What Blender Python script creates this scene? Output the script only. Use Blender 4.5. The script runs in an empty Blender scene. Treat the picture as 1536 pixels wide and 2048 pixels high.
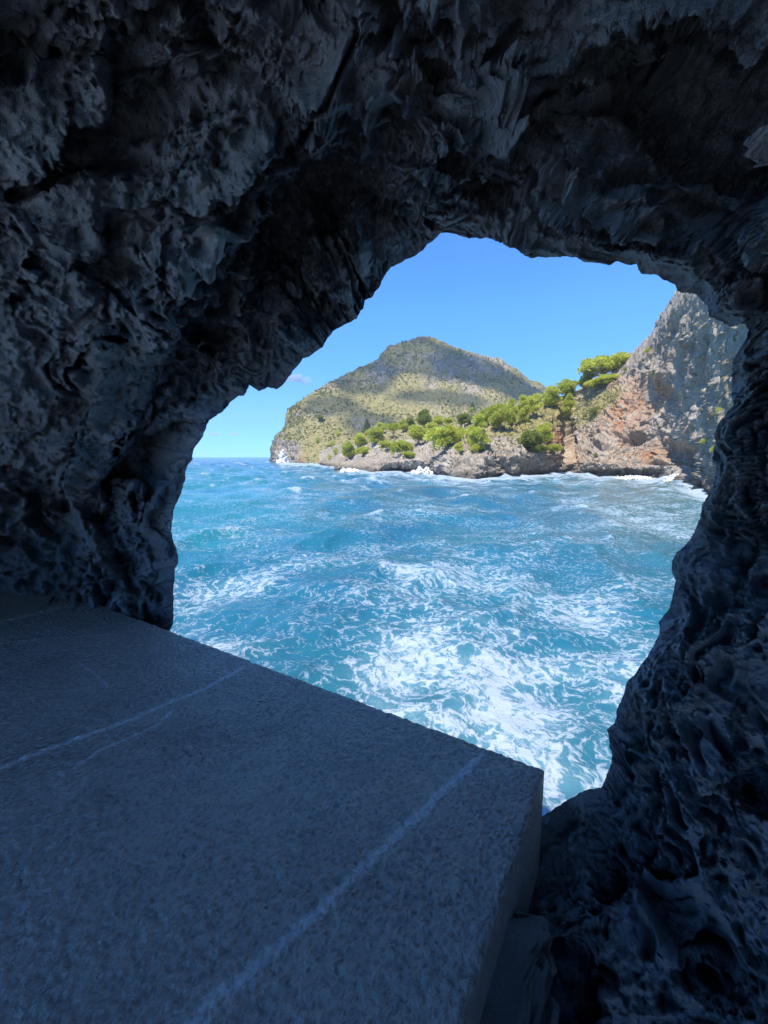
import bpy, math, random
import numpy as np
from mathutils import Vector

# ------------------------------------------------------------------ camera, sky, sun, exposure
scene = bpy.context.scene
R = math.radians
CAM_H = 8.0                         # eye height above the sea
F_PX = 840.0                        # focal length in photo pixels (1536 x 2048)
PITCH = math.atan(112.0 / F_PX)
SUN_EL = R(59.0)
SUN_AZ = R(38.0)                     # light travels along +Y, sun behind and a little to the left
cam_data = bpy.data.cameras.new("camera")
cam = bpy.data.objects.new("camera", cam_data)
scene.collection.objects.link(cam)
scene.camera = cam
cam.location = (0, 0, CAM_H)
cam.rotation_euler = (math.pi / 2 - PITCH, 0, 0)
cam_data.sensor_fit = 'VERTICAL'
cam_data.angle = 2 * math.atan(1024.0 / F_PX)
cam_data.clip_start = 0.02
cam_data.clip_end = 90000

world = bpy.data.worlds.new("World")
scene.world = world
world.use_nodes = True
wn = world.node_tree.nodes
wl = world.node_tree.links
bg = wn["Background"]
sky = wn.new("ShaderNodeTexSky")
sky.sky_type = 'NISHITA'
sky.sun_disc = False
sky.sun_elevation = SUN_EL
sky.sun_rotation = math.pi + SUN_AZ
sky.air_density = 0.65
sky.dust_density = 0.0
sky.ozone_density = 8.0
# the air close to the sea horizon is clear and deep blue in the photograph: take the milky band down all round
w_tc = wn.new("ShaderNodeTexCoord"); w_sep = wn.new("ShaderNodeSeparateXYZ"); w_map = wn.new("ShaderNodeMapRange"); w_mul = wn.new("ShaderNodeMix")
w_mul.data_type = 'RGBA'; w_mul.blend_type = 'MULTIPLY'; w_mul.inputs[0].default_value = 1.0
w_map.inputs[1].default_value = 0.0; w_map.inputs[2].default_value = 0.30; w_map.inputs[3].default_value = 0.0; w_map.inputs[4].default_value = 1.0
w_ramp = wn.new("ShaderNodeValToRGB")
w_ramp.color_ramp.elements[0].color = (0.19, 0.39, 0.62, 1); w_ramp.color_ramp.elements[1].color = (0.38, 0.74, 0.95, 1)
wl.new(w_tc.outputs["Generated"], w_sep.inputs[0]); wl.new(w_sep.outputs[2], w_map.inputs[0]); wl.new(w_map.outputs[0], w_ramp.inputs[0])
wl.new(sky.outputs[0], w_mul.inputs[6]); wl.new(w_ramp.outputs[0], w_mul.inputs[7])
wl.new(w_mul.outputs[2], bg.inputs[0])
bg.inputs[1].default_value = 0.15

to_sun = Vector((math.sin(-SUN_AZ) * math.cos(SUN_EL), -math.cos(SUN_AZ) * math.cos(SUN_EL), math.sin(SUN_EL)))
sun_data = bpy.data.lights.new("sun", 'SUN')
sun_data.energy = 2.8
sun_data.angle = R(0.5)
sun_data.color = (1.0, 0.95, 0.87)
sun = bpy.data.objects.new("sun", sun_data)
scene.collection.objects.link(sun)
sun.rotation_euler = to_sun.to_track_quat('Z', 'Y').to_euler()
sun.location = (0, -50, 200)

vs = scene.view_settings
vs.view_transform = 'Standard'
vs.look = 'None'
vs.gamma = 1.0
vs.use_curve_mapping = False
vs.exposure = 1.42
scene.render.engine = 'CYCLES'
scene.cycles.use_denoising = True
scene.cycles.max_bounces = 10
scene.cycles.diffuse_bounces = 6
scene.cycles.glossy_bounces = 3
scene.cycles.transparent_max_bounces = 8
scene.cycles.caustics_reflective = False
scene.cycles.caustics_refractive = False

# ------------------------------------------------------------------ helpers
CAM = np.array([0.0, 0.0, CAM_H])
SP, CP = math.sin(PITCH), math.cos(PITCH)


def ray(px, py):
    px = np.asarray(px, float); py = np.asarray(py, float)
    X = px - 768.0; V = 1024.0 - py
    return np.stack([X, F_PX * CP + V * SP, -F_PX * SP + V * CP], -1)


def unit(v):
    return v / np.linalg.norm(v, axis=-1, keepdims=True)


def project(P):
    d = P - CAM
    fw = d[..., 1] * CP - d[..., 2] * SP
    up = d[..., 1] * SP + d[..., 2] * CP
    fw = np.where(fw < 1e-3, 1e-3, fw)
    return 768 + F_PX * d[..., 0] / fw, 1024 - F_PX * up / fw


def sstep(a, b, x):
    t = np.clip((x - a) / (b - a), 0, 1)
    return t * t * (3 - 2 * t)


_rs = np.random.RandomState(7)
_perm = _rs.permutation(256).astype(np.int32)
_perm = np.concatenate([_perm, _perm, _perm])
_g = _rs.normal(size=(256, 3)).astype(np.float32)
_g /= np.linalg.norm(_g, axis=1, keepdims=True)
_jit = _rs.rand(256, 3).astype(np.float32)


def perlin(P, seed=0):
    P = np.asarray(P, np.float32)
    i = np.floor(P).astype(np.int32)
    f = P - i
    u = f * f * f * (f * (f * 6 - 15) + 10)
    i = (i + seed * 37) & 255
    res = []
    for dx in (0, 1):
        a = _perm[(i[:, 0] + dx) & 255]
        for dy in (0, 1):
            b = _perm[(a + i[:, 1] + dy) & 255]
            for dz in (0, 1):
                h = _perm[(b + i[:, 2] + dz) & 255]
                g = _g[h]
                res.append(g[:, 0] * (f[:, 0] - dx) + g[:, 1] * (f[:, 1] - dy) + g[:, 2] * (f[:, 2] - dz))
    ux, uy, uz = u[:, 0], u[:, 1], u[:, 2]
    z00 = res[0] + uz * (res[1] - res[0]); z01 = res[2] + uz * (res[3] - res[2])
    z10 = res[4] + uz * (res[5] - res[4]); z11 = res[6] + uz * (res[7] - res[6])
    y0 = z00 + uy * (z01 - z00); y1 = z10 + uy * (z11 - z10)
    return (y0 + ux * (y1 - y0)) * 1.5


def fbm(P, octs=4, seed=0, gain=0.5, lac=2.07):
    out = 0; a = 1.0
    for k in range(octs):
        out = out + a * perlin(P, seed + k * 3)
        P = P * lac + 3.7; a *= gain
    return out


def ridged(P, octs=3, seed=0, gain=0.5, lac=2.1):
    out = 0; a = 1.0
    for k in range(octs):
        n = 1 - np.abs(perlin(P, seed + k * 5)) * 1.6
        out = out + a * n * n
        P = P * lac + 1.3; a *= gain
    return out


def worley(P, seed=0):
    P = np.asarray(P, np.float32)
    i = np.floor(P).astype(np.int32)
    f = P - i
    F1 = np.full(len(P), 9.0, np.float32); F2 = F1.copy()
    for dx in (-1, 0, 1):
        a = _perm[(i[:, 0] + dx + seed * 11) & 255]
        for dy in (-1, 0, 1):
            b = _perm[(a + i[:, 1] + dy) & 255]
            for dz in (-1, 0, 1):
                h = _perm[(b + i[:, 2] + dz) & 255]
                j = _jit[h]
                d = (j[:, 0] + dx - f[:, 0]) ** 2 + (j[:, 1] + dy - f[:, 1]) ** 2 + (j[:, 2] + dz - f[:, 2]) ** 2
                m = d < F1
                F2 = np.where(m, F1, np.minimum(F2, d))
                F1 = np.where(m, d, F1)
    return np.sqrt(F1), np.sqrt(F2)


def holes(P, seed=0, r0=0.12, r1=0.55):
    """scattered solution pits of uneven size: 1 inside a pit, 0 outside"""
    P = np.asarray(P, np.float32)
    i = np.floor(P).astype(np.int32)
    f = P - i
    out = np.zeros(len(P), np.float32)
    for dx in (-1, 0, 1):
        a = _perm[(i[:, 0] + dx + seed * 11) & 255]
        for dy in (-1, 0, 1):
            b = _perm[(a + i[:, 1] + dy) & 255]
            for dz in (-1, 0, 1):
                h = _perm[(b + i[:, 2] + dz) & 255]
                j = _jit[h]
                d = np.sqrt((j[:, 0] + dx - f[:, 0]) ** 2 + (j[:, 1] + dy - f[:, 1]) ** 2 + (j[:, 2] + dz - f[:, 2]) ** 2)
                rad = r0 + (r1 - r0) * _jit[_perm[h + 7], 2] ** 1.3
                t = np.clip((rad - d) / (rad * .62), 0, 1)
                out = np.maximum(out, t * t * (3 - 2 * t) * rad)
    return out


def facets(P, seed=0):
    """broken-stone relief: every cell is a tilted plane"""
    P = np.asarray(P, np.float32)
    i = np.floor(P).astype(np.int32)
    f = P - i
    F1 = np.full(len(P), 9.0, np.float32); val = np.zeros(len(P), np.float32)
    for dx in (-1, 0, 1):
        a = _perm[(i[:, 0] + dx + seed * 11) & 255]
        for dy in (-1, 0, 1):
            b = _perm[(a + i[:, 1] + dy) & 255]
            for dz in (-1, 0, 1):
                h = _perm[(b + i[:, 2] + dz) & 255]
                j = _jit[h]
                o0 = f[:, 0] - j[:, 0] - dx; o1 = f[:, 1] - j[:, 1] - dy; o2 = f[:, 2] - j[:, 2] - dz
                d = o0 * o0 + o1 * o1 + o2 * o2
                m = d < F1
                F1 = np.where(m, d, F1)
                g = _g[_perm[h + 19]]
                val = np.where(m, g[:, 0] * o0 + g[:, 1] * o1 + g[:, 2] * o2 + .25 * (j[:, 1] - .5), val)
    return val


def mesh_from_grid(name, P, wrap=False, flip=False, attrs=None, mat=None, smooth=True):
    """P: (rows, cols, 3) -> one mesh object"""
    r, c = P.shape[:2]
    idx = np.arange(r * c).reshape(r, c)
    if wrap:
        idx = np.concatenate([idx, idx[:, :1]], 1)
    a, b, cc, d = idx[:-1, :-1], idx[:-1, 1:], idx[1:, 1:], idx[1:, :-1]
    q = np.stack([a, b, cc, d] if not flip else [d, cc, b, a], -1).reshape(-1, 4)
    return mesh_from_arrays(name, P.reshape(-1, 3), q, attrs, mat, smooth)


def mesh_from_arrays(name, V, Q, attrs=None, mat=None, smooth=True):
    n = Q.shape[1]
    me = bpy.data.meshes.new(name)
    me.vertices.add(len(V))
    me.vertices.foreach_set("co", np.ascontiguousarray(V, np.float32).ravel())
    me.loops.add(len(Q) * n)
    me.loops.foreach_set("vertex_index", np.ascontiguousarray(Q, np.int32).ravel())
    me.polygons.add(len(Q))
    me.polygons.foreach_set("loop_start", np.arange(0, len(Q) * n, n, dtype=np.int32))
    me.polygons.foreach_set("use_smooth", np.full(len(Q), smooth, dtype=bool))
    me.update(calc_edges=True)
    if attrs:
        for k, v in attrs.items():
            at = me.attributes.new(k, 'FLOAT', 'POINT')
            at.data.foreach_set("value", np.ascontiguousarray(v, np.float32).ravel())
    if mat:
        me.materials.append(mat)
    o = bpy.data.objects.new(name, me)
    scene.collection.objects.link(o)
    return o


def tag(o, label=None, category=None, group=None, kind=None):
    if label: o["label"] = label
    if category: o["category"] = category
    if group: o["group"] = group
    if kind: o["kind"] = kind
    return o


class NT:
    """small helper for node materials"""
    def __init__(self, name):
        self.m = bpy.data.materials.new(name)
        self.m.use_nodes = True
        self.t = self.m.node_tree
        self.b = self.t.nodes["Principled BSDF"]
        self.out = self.t.nodes["Material Output"]

    def n(self, kind, **kw):
        x = self.t.nodes.new(kind)
        for k, v in kw.items():
            setattr(x, k, v)
        return x

    def put(self, sock, v):
        if isinstance(v, bpy.types.NodeSocket):
            self.t.links.new(v, sock)
        else:
            if hasattr(sock.default_value, "__len__") and not hasattr(v, "__len__"):
                v = (v, v, v)
            if hasattr(sock.default_value, "__len__") and len(sock.default_value) == 4 and len(v) == 3:
                v = (*v, 1)
            sock.default_value = v

    def attr(self, name):
        x = self.n("ShaderNodeAttribute"); x.attribute_name = name
        return x.outputs["Fac"]

    def pos(self):
        return self.n("ShaderNodeNewGeometry").outputs["Position"]

    def obj(self):
        return self.n("ShaderNodeTexCoord").outputs["Object"]

    def mapping(self, vec, scale=(1, 1, 1), rot=(0, 0, 0), loc=(0, 0, 0)):
        x = self.n("ShaderNodeMapping")
        self.put(x.inputs[0], vec)
        x.inputs[1].default_value = loc; x.inputs[2].default_value = rot; x.inputs[3].default_value = scale
        return x.outputs[0]

    def noise(self, vec, scale, detail=4, rough=0.55, dist=0.0, kind=None, color=False):
        x = self.n("ShaderNodeTexNoise")
        if kind: x.noise_type = kind
        self.put(x.inputs["Vector"], vec)
        x.inputs["Scale"].default_value = scale; x.inputs["Detail"].default_value = detail
        x.inputs["Roughness"].default_value = rough; x.inputs["Distortion"].default_value = dist
        return x.outputs["Color" if color else "Fac"]

    def voro(self, vec, scale, feature='F1', rnd=1.0, smooth=None):
        x = self.n("ShaderNodeTexVoronoi", feature=feature)
        self.put(x.inputs["Vector"], vec)
        x.inputs["Scale"].default_value = scale; x.inputs["Randomness"].default_value = rnd
        return x.outputs["Distance"]

    def math(self, op, a, b=0.0, c=0.0, clamp=False):
        x = self.n("ShaderNodeMath", operation=op); x.use_clamp = clamp
        for s, v in zip(x.inputs, (a, b, c)):
            self.put(s, v)
        return x.outputs[0]

    def vmath(self, op, a, b):
        x = self.n("ShaderNodeVectorMath", operation=op)
        self.put(x.inputs[0], a)
        if op == 'SCALE': self.put(x.inputs[3], b)
        else: self.put(x.inputs[1], b)
        return x.outputs[0]

    def step(self, v, a, b, lo=0.0, hi=1.0):
        x = self.n("ShaderNodeMapRange", interpolation_type='SMOOTHSTEP')
        self.put(x.inputs[0], v); self.put(x.inputs[1], a); self.put(x.inputs[2], b)
        x.inputs[3].default_value = lo; x.inputs[4].default_value = hi
        return x.outputs[0]

    def mix(self, fac, a, b, blend='MIX'):
        x = self.n("ShaderNodeMix", data_type='RGBA', blend_type=blend)
        self.put(x.inputs[0], fac); self.put(x.inputs[6], a); self.put(x.inputs[7], b)
        return x.outputs[2]

    def ramp(self, v, stops):
        x = self.n("ShaderNodeValToRGB")
        self.put(x.inputs[0], v)
        els = x.color_ramp.elements
        while len(els) < len(stops): els.new(0.5)
        for e, (p, c) in zip(els, stops):
            e.position = p; e.color = (*c, 1)
        return x.outputs[0]

    def bump(self, h, strength=0.5, dist=0.01, normal=None):
        x = self.n("ShaderNodeBump")
        x.inputs["Strength"].default_value = strength; x.inputs["Distance"].default_value = dist
        self.put(x.inputs["Height"], h)
        if normal is not None: self.put(x.inputs["Normal"], normal)
        return x.outputs[0]

    def set(self, **kw):
        for k, v in kw.items():
            self.put(self.b.inputs[k.replace("_", " ")], v)
        return self


# ------------------------------------------------------------------ materials
def mat_cave():
    t = NT("cave_rock")
    p = t.pos()
    big = t.noise(p, 2.3, 5, 0.6)
    mid = t.noise(t.mapping(p, (1, 1, 0.8)), 9, 6, 0.65, 0.6)
    fine = t.noise(p, 60, 5, 0.7)
    v = t.math('ADD', t.math('MULTIPLY', big, 0.35), t.math('ADD', t.math('MULTIPLY', mid, 0.4), t.math('MULTIPLY', fine, 0.25)))
    col = t.ramp(v, [(0.32, (0.125, 0.14, 0.16)), (0.45, (0.27, 0.295, 0.325)), (0.55, (0.41, 0.435, 0.465)), (0.68, (0.62, 0.645, 0.67))])
    brown = t.math('MULTIPLY', t.attr("brown"), t.step(t.noise(p, 5, 4), 0.35, 0.65))
    col = t.mix(t.math('MULTIPLY', brown, 0.8), col, t.mix(0.5, col, (0.30, 0.21, 0.15)))
    crust = t.step(t.noise(t.mapping(p, (1, 1, 0.6)), 26, 6, 0.75, 1.2), 0.60, 0.72)
    col = t.mix(t.math('MULTIPLY', crust, 0.45), col, (0.42, 0.43, 0.44))
    strand = t.step(t.noise(t.mapping(p, (1, 1, 0.12), (0.1, 0.2, 0.1)), 60, 4, 0.6, 0.4), 0.5, 0.68)
    col = t.mix(t.math('MULTIPLY', t.attr("grass"), strand), col, (0.23, 0.20, 0.13))
    h = t.math('ADD', t.math('MULTIPLY', t.noise(p, 55, 6, 0.7), 1.0), t.math('MULTIPLY', t.noise(p, 170, 4, 0.65), 0.4))
    nb = t.bump(h, 1.0, 0.02)
    t.set(Base_Color=col, Roughness=0.72, Normal=nb)
    t.b.inputs["Specular IOR Level"].default_value = 0.35
    return t.m


def mat_slab(name, tint=(1, 1, 1)):
    t = NT(name)
    p = t.pos()
    big = t.noise(p, 2.2, 4, 0.6)
    mid = t.noise(p, 11, 5, 0.6)
    col = t.ramp(t.math('ADD', t.math('MULTIPLY', big, 0.6), t.math('MULTIPLY', mid, 0.4)),
                 [(0.3, tuple(0.40 * c for c in tint)), (0.5, tuple(0.54 * c for c in tint)), (0.7, tuple(0.62 * c for c in tint))])
    spk = t.noise(p, 140, 3, 0.7)
    col = t.mix(t.step(spk, 0.55, 0.72), col, tuple(0.62 * c for c in tint))
    vein = t.math('MULTIPLY', t.attr("vein"), t.step(t.noise(p, 70, 4, 0.7), 0.30, 0.55))
    vein = t.step(vein, 0.26, 0.66)
    col0 = col
    rust = t.step(t.noise(p, 3.5, 5, 0.65), 0.58, 0.72)
    col = t.mix(t.math('MULTIPLY', rust, 0.35), col, (0.25, 0.19, 0.14))
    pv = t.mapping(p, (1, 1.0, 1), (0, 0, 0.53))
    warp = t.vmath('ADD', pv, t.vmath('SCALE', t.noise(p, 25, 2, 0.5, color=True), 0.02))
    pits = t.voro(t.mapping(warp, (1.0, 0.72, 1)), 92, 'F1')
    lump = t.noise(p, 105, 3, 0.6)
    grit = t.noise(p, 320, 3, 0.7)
    amt = t.step(t.noise(p, 4.0, 3), 0.3, 0.7, 0.45, 1.0)
    h = t.math('ADD', t.math('MULTIPLY', t.math('MULTIPLY', pits, amt), 1.0), t.math('ADD', t.math('MULTIPLY', lump, 0.8), t.math('MULTIPLY', grit, 0.35)))
    h = t.math('MULTIPLY', h, t.math('SUBTRACT', 1.0, t.math('MULTIPLY', t.attr("vein"), 0.55)))
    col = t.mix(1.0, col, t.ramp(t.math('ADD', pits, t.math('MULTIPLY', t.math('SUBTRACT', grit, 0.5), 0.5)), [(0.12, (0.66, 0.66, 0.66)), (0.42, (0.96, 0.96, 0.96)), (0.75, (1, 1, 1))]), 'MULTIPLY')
    col = t.mix(t.math('MULTIPLY', vein, 0.72, clamp=True), col, (0.80, 0.81, 0.82))
    nb = t.bump(h, 1.0, 0.028)
    rough = t.step(big, 0.35, 0.65, 0.28, 0.42)
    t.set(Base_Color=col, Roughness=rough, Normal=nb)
    t.b.inputs["Specular IOR Level"].default_value = 0.9
    return t.m


def mat_concrete():
    t = NT("concrete")
    p = t.pos()
    v = t.math('ADD', t.math('MULTIPLY', t.noise(p, 6, 5), 0.6), t.math('MULTIPLY', t.noise(p, 120, 4, 0.7), 0.4))
    col = t.ramp(v, [(0.3, (0.10, 0.10, 0.10)), (0.7, (0.26, 0.25, 0.24))])
    t.set(Base_Color=col, Roughness=0.85, Normal=t.bump(t.noise(p, 90, 5, 0.7), 0.7, 0.008))
    return t.m


def mat_sea():
    t = NT("sea_water")
    p = t.pos()
    murk = t.attr("murk"); turq = t.attr("turq"); dens = t.attr("foam")
    deep = t.mix(turq, (0.011, 0.100, 0.185), (0.022, 0.205, 0.235))
    deep = t.mix(murk, deep, (0.09, 0.16, 0.16))
    vary = t.noise(t.mapping(p, (0.6, 1, 1)), 0.12, 3)
    deep = t.mix(t.step(vary, 0.35, 0.7), deep, t.mix(0.35, deep, (0.012, 0.14, 0.17)))
    # lacy foam
    wv = t.vmath('ADD', p, t.vmath('SCALE', t.noise(p, 0.55, 3, 0.6, color=True), 1.3))
    wv2 = t.vmath('ADD', wv, t.vmath('SCALE', t.noise(p, 2.2, 3, 0.6, color=True), 0.28))
    flat = t.mapping(wv2, (1.0, 0.75, 0.2), (0, 0, 0.5))
    def lace(scale, sharp):
        n = t.noise(flat, scale, 3, 0.55, 0.3)
        a = t.math('ABSOLUTE', t.math('SUBTRACT', n, 0.5))
        return t.math('SUBTRACT', 1.0, t.math('MULTIPLY', a, sharp), clamp=True)
    l1 = lace(1.5, 9.0)
    l2 = lace(4.2, 7.5)
    l3 = t.noise(flat, 11.0, 4, 0.7)
    lc = t.math('ADD', t.math('MULTIPLY', l1, 0.42), t.math('ADD', t.math('MULTIPLY', l2, 0.32), t.math('MULTIPLY', l3, 0.40)))
    patch = t.noise(t.mapping(p, (0.8, 1.1, 0.2), (0, 0, 0.5)), 0.22, 4, 0.6, 0.5)
    d2 = t.math('MULTIPLY', dens, t.step(patch, 0.28, 0.66, 0.45, 1.25))
    thr = t.math('SUBTRACT', 1.0, d2)
    fm = t.step(lc, t.math('SUBTRACT', thr, 0.16), t.math('ADD', thr, 0.34))
    haze = t.math('MULTIPLY', t.step(d2, 0.25, 0.95), 0.30)
    milky = t.mix(t.step(d2, 0.18, 0.8), deep, (0.09, 0.24, 0.30))
    col = t.mix(t.math('MAXIMUM', fm, t.math('MULTIPLY', haze, 0.5)), milky, (0.36, 0.43, 0.50))
    rip = t.math('ADD', t.math('MULTIPLY', t.noise(t.mapping(p, (0.7, 1.2, 1), (0, 0, 0.3)), 1.6, 6, 0.62, 0.4), 0.30),
                 t.math('MULTIPLY', fm, 0.05))
    nb = t.bump(rip, 0.75, 0.55)
    rough = t.math('ADD', 0.15, t.math('MULTIPLY', fm, 0.6))
    t.set(Base_Color=col, Roughness=rough, Normal=nb)
    t.b.inputs["IOR"].default_value = 1.33
    t.b.inputs["Specular IOR Level"].default_value = 0.38
    return t.m


def mat_terrain(name, scale=1.0, far=False):
    """limestone with scrub; attributes: grass, scrub, rust, dark"""
    t = NT(name)
    p = t.pos()
    s = scale
    st = t.mapping(p, (1, 1, 0.55), (0.5, 0.35, 0.0))
    v = t.math('ADD', t.math('MULTIPLY', t.noise(p, 0.05 * s, 4), 0.3),
               t.math('ADD', t.math('MULTIPLY', t.noise(st, 0.28 * s, 6, 0.66, 0.5), 0.4), t.math('MULTIPLY', t.noise(p, 1.3 * s, 5, 0.7), 0.3)))
    rock = t.ramp(v, [(0.33, (0.16, 0.13, 0.10)), (0.45, (0.31, 0.26, 0.205)), (0.55, (0.43, 0.37, 0.295)), (0.68, (0.58, 0.51, 0.42))])
    streak = t.noise(t.mapping(p, (1, 1, 0.10)), 0.33 * s, 5, 0.65, 0.6)
    rock = t.mix(t.math('MULTIPLY', t.attr("rust"), t.step(streak, 0.36, 0.58)), rock, (0.42, 0.19, 0.085))
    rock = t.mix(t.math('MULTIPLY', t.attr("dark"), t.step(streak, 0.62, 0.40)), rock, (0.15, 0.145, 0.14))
    zz = t.n("ShaderNodeSeparateXYZ"); t.put(zz.inputs[0], p)
    wet = t.step(t.math('ADD', zz.outputs[2], t.math('MULTIPLY', t.noise(p, 0.3, 3), -2.5)), 1.6, -0.6)
    rock = t.mix(t.math('MULTIPLY', wet, 0.75), rock, (0.085, 0.075, 0.065))
    g1 = t.noise(p, 0.55 * s, 5, 0.65)
    grasscol = t.ramp(g1, [(0.3, (0.18, 0.16, 0.065)), (0.5, (0.29, 0.25, 0.105)), (0.7, (0.40, 0.34, 0.17))])
    gm = t.step(t.math('ADD', t.attr("grass"), t.math('MULTIPLY', t.math('SUBTRACT', t.noise(p, 0.42 * s, 6, 0.7), 0.5), 1.5)), 0.38, 0.66)
    col = t.mix(gm, rock, grasscol)
    scol = t.ramp(t.noise(p, 0.9 * s, 4), [(0.3, (0.085, 0.095, 0.035)), (0.7, (0.19, 0.19, 0.075))])
    sm = t.step(t.math('ADD', t.attr("scrub"), t.math('MULTIPLY', t.math('SUBTRACT', t.noise(p, 0.8 * s, 5, 0.75), 0.5), 2.2)), 0.5, 0.75)
    col = t.mix(sm, col, scol)
    wp = t.vmath('ADD', st, t.vmath('SCALE', t.noise(p, 0.4 * s, 3, 0.6, color=True), 1.6 / s))
    e1 = t.math('MINIMUM', t.math('MULTIPLY', t.voro(t.mapping(wp, (1, 1, 1.8)), 0.22 * s, 'DISTANCE_TO_EDGE'), 6.0), 1.0)
    e2 = t.math('MINIMUM', t.math('MULTIPLY', t.voro(t.mapping(wp, (1, 1, 2.2)), 0.7 * s, 'DISTANCE_TO_EDGE'), 5.0), 1.0)
    h = t.math('ADD', t.noise(st, 0.6 * s, 6, 0.7, 0.4), t.math('MULTIPLY', t.noise(p, 2.4 * s, 5, 0.7), 0.35))
    h = t.math('ADD', h, t.math('ADD', t.math('MULTIPLY', e1, 0.55), t.math('MULTIPLY', e2, 0.25)))
    t.set(Base_Color=col, Roughness=0.9, Normal=t.bump(h, 0.8, 0.9 / s))
    t.b.inputs["Specular IOR Level"].default_value = 0.15
    return t.m


def mat_leaf(name, a, b):
    t = NT(name)
    p = t.pos()
    r = t.n("ShaderNodeObjectInfo").outputs["Random"]
    v = t.math('ADD', t.math('MULTIPLY', t.noise(p, 0.9, 3), 0.7), t.math('MULTIPLY', r, 0.3))
    col = t.ramp(v, [(0.3, a), (0.75, b)])
    t.set(Base_Color=col, Roughness=0.6)
    tr = t.n("ShaderNodeBsdfTranslucent"); t.put(tr.inputs[0], t.mix(0.4, col, (0.45, 0.52, 0.06)))
    mx = t.n("ShaderNodeMixShader"); mx.inputs[0].default_value = 0.5
    t.t.links.new(t.b.outputs[0], mx.inputs[1]); t.t.links.new(tr.outputs[0], mx.inputs[2])
    t.t.links.new(mx.outputs[0], t.out.inputs[0])
    return t.m


def mat_plain(name, col, rough=0.8, var=0.25, scale=6):
    t = NT(name)
    v = t.noise(t.pos(), scale, 4)
    t.set(Base_Color=t.ramp(v, [(0.3, tuple(c * (1 - var) for c in col)), (0.7, tuple(min(1, c * (1 + var)) for c in col))]), Roughness=rough)
    return t.m


def mat_cloud():
    t = NT("cloud_white")
    trp = t.n("ShaderNodeBsdfTransparent"); mx2 = t.n("ShaderNodeMixShader"); mx2.inputs[0].default_value = 0.62
    t.set(Base_Color=(0.85, 0.86, 0.88), Roughness=1.0)
    tr = t.n("ShaderNodeBsdfTranslucent"); tr.inputs[0].default_value = (0.9, 0.9, 0.92, 1)
    mx = t.n("ShaderNodeMixShader"); mx.inputs[0].default_value = 0.5
    t.t.links.new(t.b.outputs[0], mx.inputs[1]); t.t.links.new(tr.outputs[0], mx.inputs[2])
    t.t.links.new(mx.outputs[0], mx2.inputs[1]); t.t.links.new(trp.outputs[0], mx2.inputs[2])
    t.t.links.new(mx2.outputs[0], t.out.inputs[0])
    return t.m


M_CAVE = mat_cave()
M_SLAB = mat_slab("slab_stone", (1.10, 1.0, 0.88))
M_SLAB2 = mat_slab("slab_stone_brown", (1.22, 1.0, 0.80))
M_CONC = mat_concrete()
M_SEA = mat_sea()
M_BOUNCE_PATH = mat_plain("bounce_path_concrete", (0.33, 0.41, 0.50), 0.9, 0.2, 3)
M_HILL = mat_terrain("hill_rock", 0.55)
M_HEAD = mat_terrain("headland_rock", 1.3)
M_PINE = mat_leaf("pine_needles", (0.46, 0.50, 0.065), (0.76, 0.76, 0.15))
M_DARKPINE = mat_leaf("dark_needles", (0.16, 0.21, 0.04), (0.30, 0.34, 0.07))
M_BARK = mat_plain("bark", (0.20, 0.17, 0.14))
M_FOAM = mat_plain("spray", (0.82, 0.84, 0.85), 0.9, 0.05, 1)
M_CLOUD = mat_cloud()

# ------------------------------------------------------------------ sea cave
RIM = [(337, 1266), (344, 1245), (348, 1213), (346, 1183), (347, 1159), (357, 1121), (355, 1100), (348, 1086), (342, 1062), (343, 1043),
       (350, 1019), (358, 995), (366, 974), (372, 944), (375, 928), (383, 917), (385, 906), (393, 890), (406, 869), (418, 841), (434, 830),
       (450, 818), (461, 804), (475, 792), (487, 790), (497, 776), (499, 767), (505, 766), (511, 774), (519, 783), (527, 780), (536, 774),
       (555, 778), (569, 767), (579, 752), (589, 740), (605, 718), (620, 713), (643, 696), (656, 676), (666, 661), (688, 652), (714, 637),
       (719, 622), (727, 616), (731, 600), (744, 595), (749, 588), (765, 564), (773, 546), (781, 536), (819, 518), (849, 497), (853, 489),
       (871, 479), (880, 469), (897, 467), (913, 469), (924, 474), (936, 477), (965, 475), (971, 473), (988, 481), (1009, 485), (1035, 495),
       (1061, 510), (1080, 509), (1099, 513), (1125, 510), (1155, 511), (1170, 520), (1185, 519), (1196, 525), (1222, 527), (1239, 523),
       (1251, 530), (1275, 528), (1279, 542), (1286, 549), (1309, 548), (1326, 559), (1350, 570), (1354, 581), (1365, 586), (1384, 587),
       (1404, 600), (1417, 613), (1421, 637), (1440, 641), (1459, 651), (1491, 647), (1498, 660), (1492, 679), (1475, 705), (1465, 718),
       (1463, 752), (1465, 783), (1467, 810), (1454, 828), (1442, 839), (1431, 868), (1431, 894), (1427, 921), (1434, 944), (1427, 971),
       (1414, 995), (1403, 1010), (1401, 1034), (1388, 1066), (1372, 1089), (1353, 1105), (1344, 1126), (1344, 1140), (1351, 1159),
       (1348, 1183), (1339, 1215), (1318, 1244), (1320, 1262), (1307, 1291), (1286, 1326), (1268, 1352), (1254, 1364), (1249, 1385),
       (1235, 1417), (1229, 1446), (1213, 1461), (1217, 1476), (1219, 1496), (1225, 1511), (1219, 1537), (1208, 1563), (1203, 1575),
       (1172, 1580), (1151, 1590), (1134, 1601), (1113, 1615), (1090, 1629),
       (1040, 1650), (960, 1620), (860, 1578), (760, 1535), (660, 1490), (560, 1444), (470, 1400), (400, 1362), (352, 1320)]
H_S = 0.80                                           # eye above the slab
SLAB_Z = CAM_H - H_S


def on_slab(px, py, z=SLAB_Z):
    d = ray(px, py)
    return CAM + d * ((z - CAM_H) / d[..., 2])[..., None]


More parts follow.
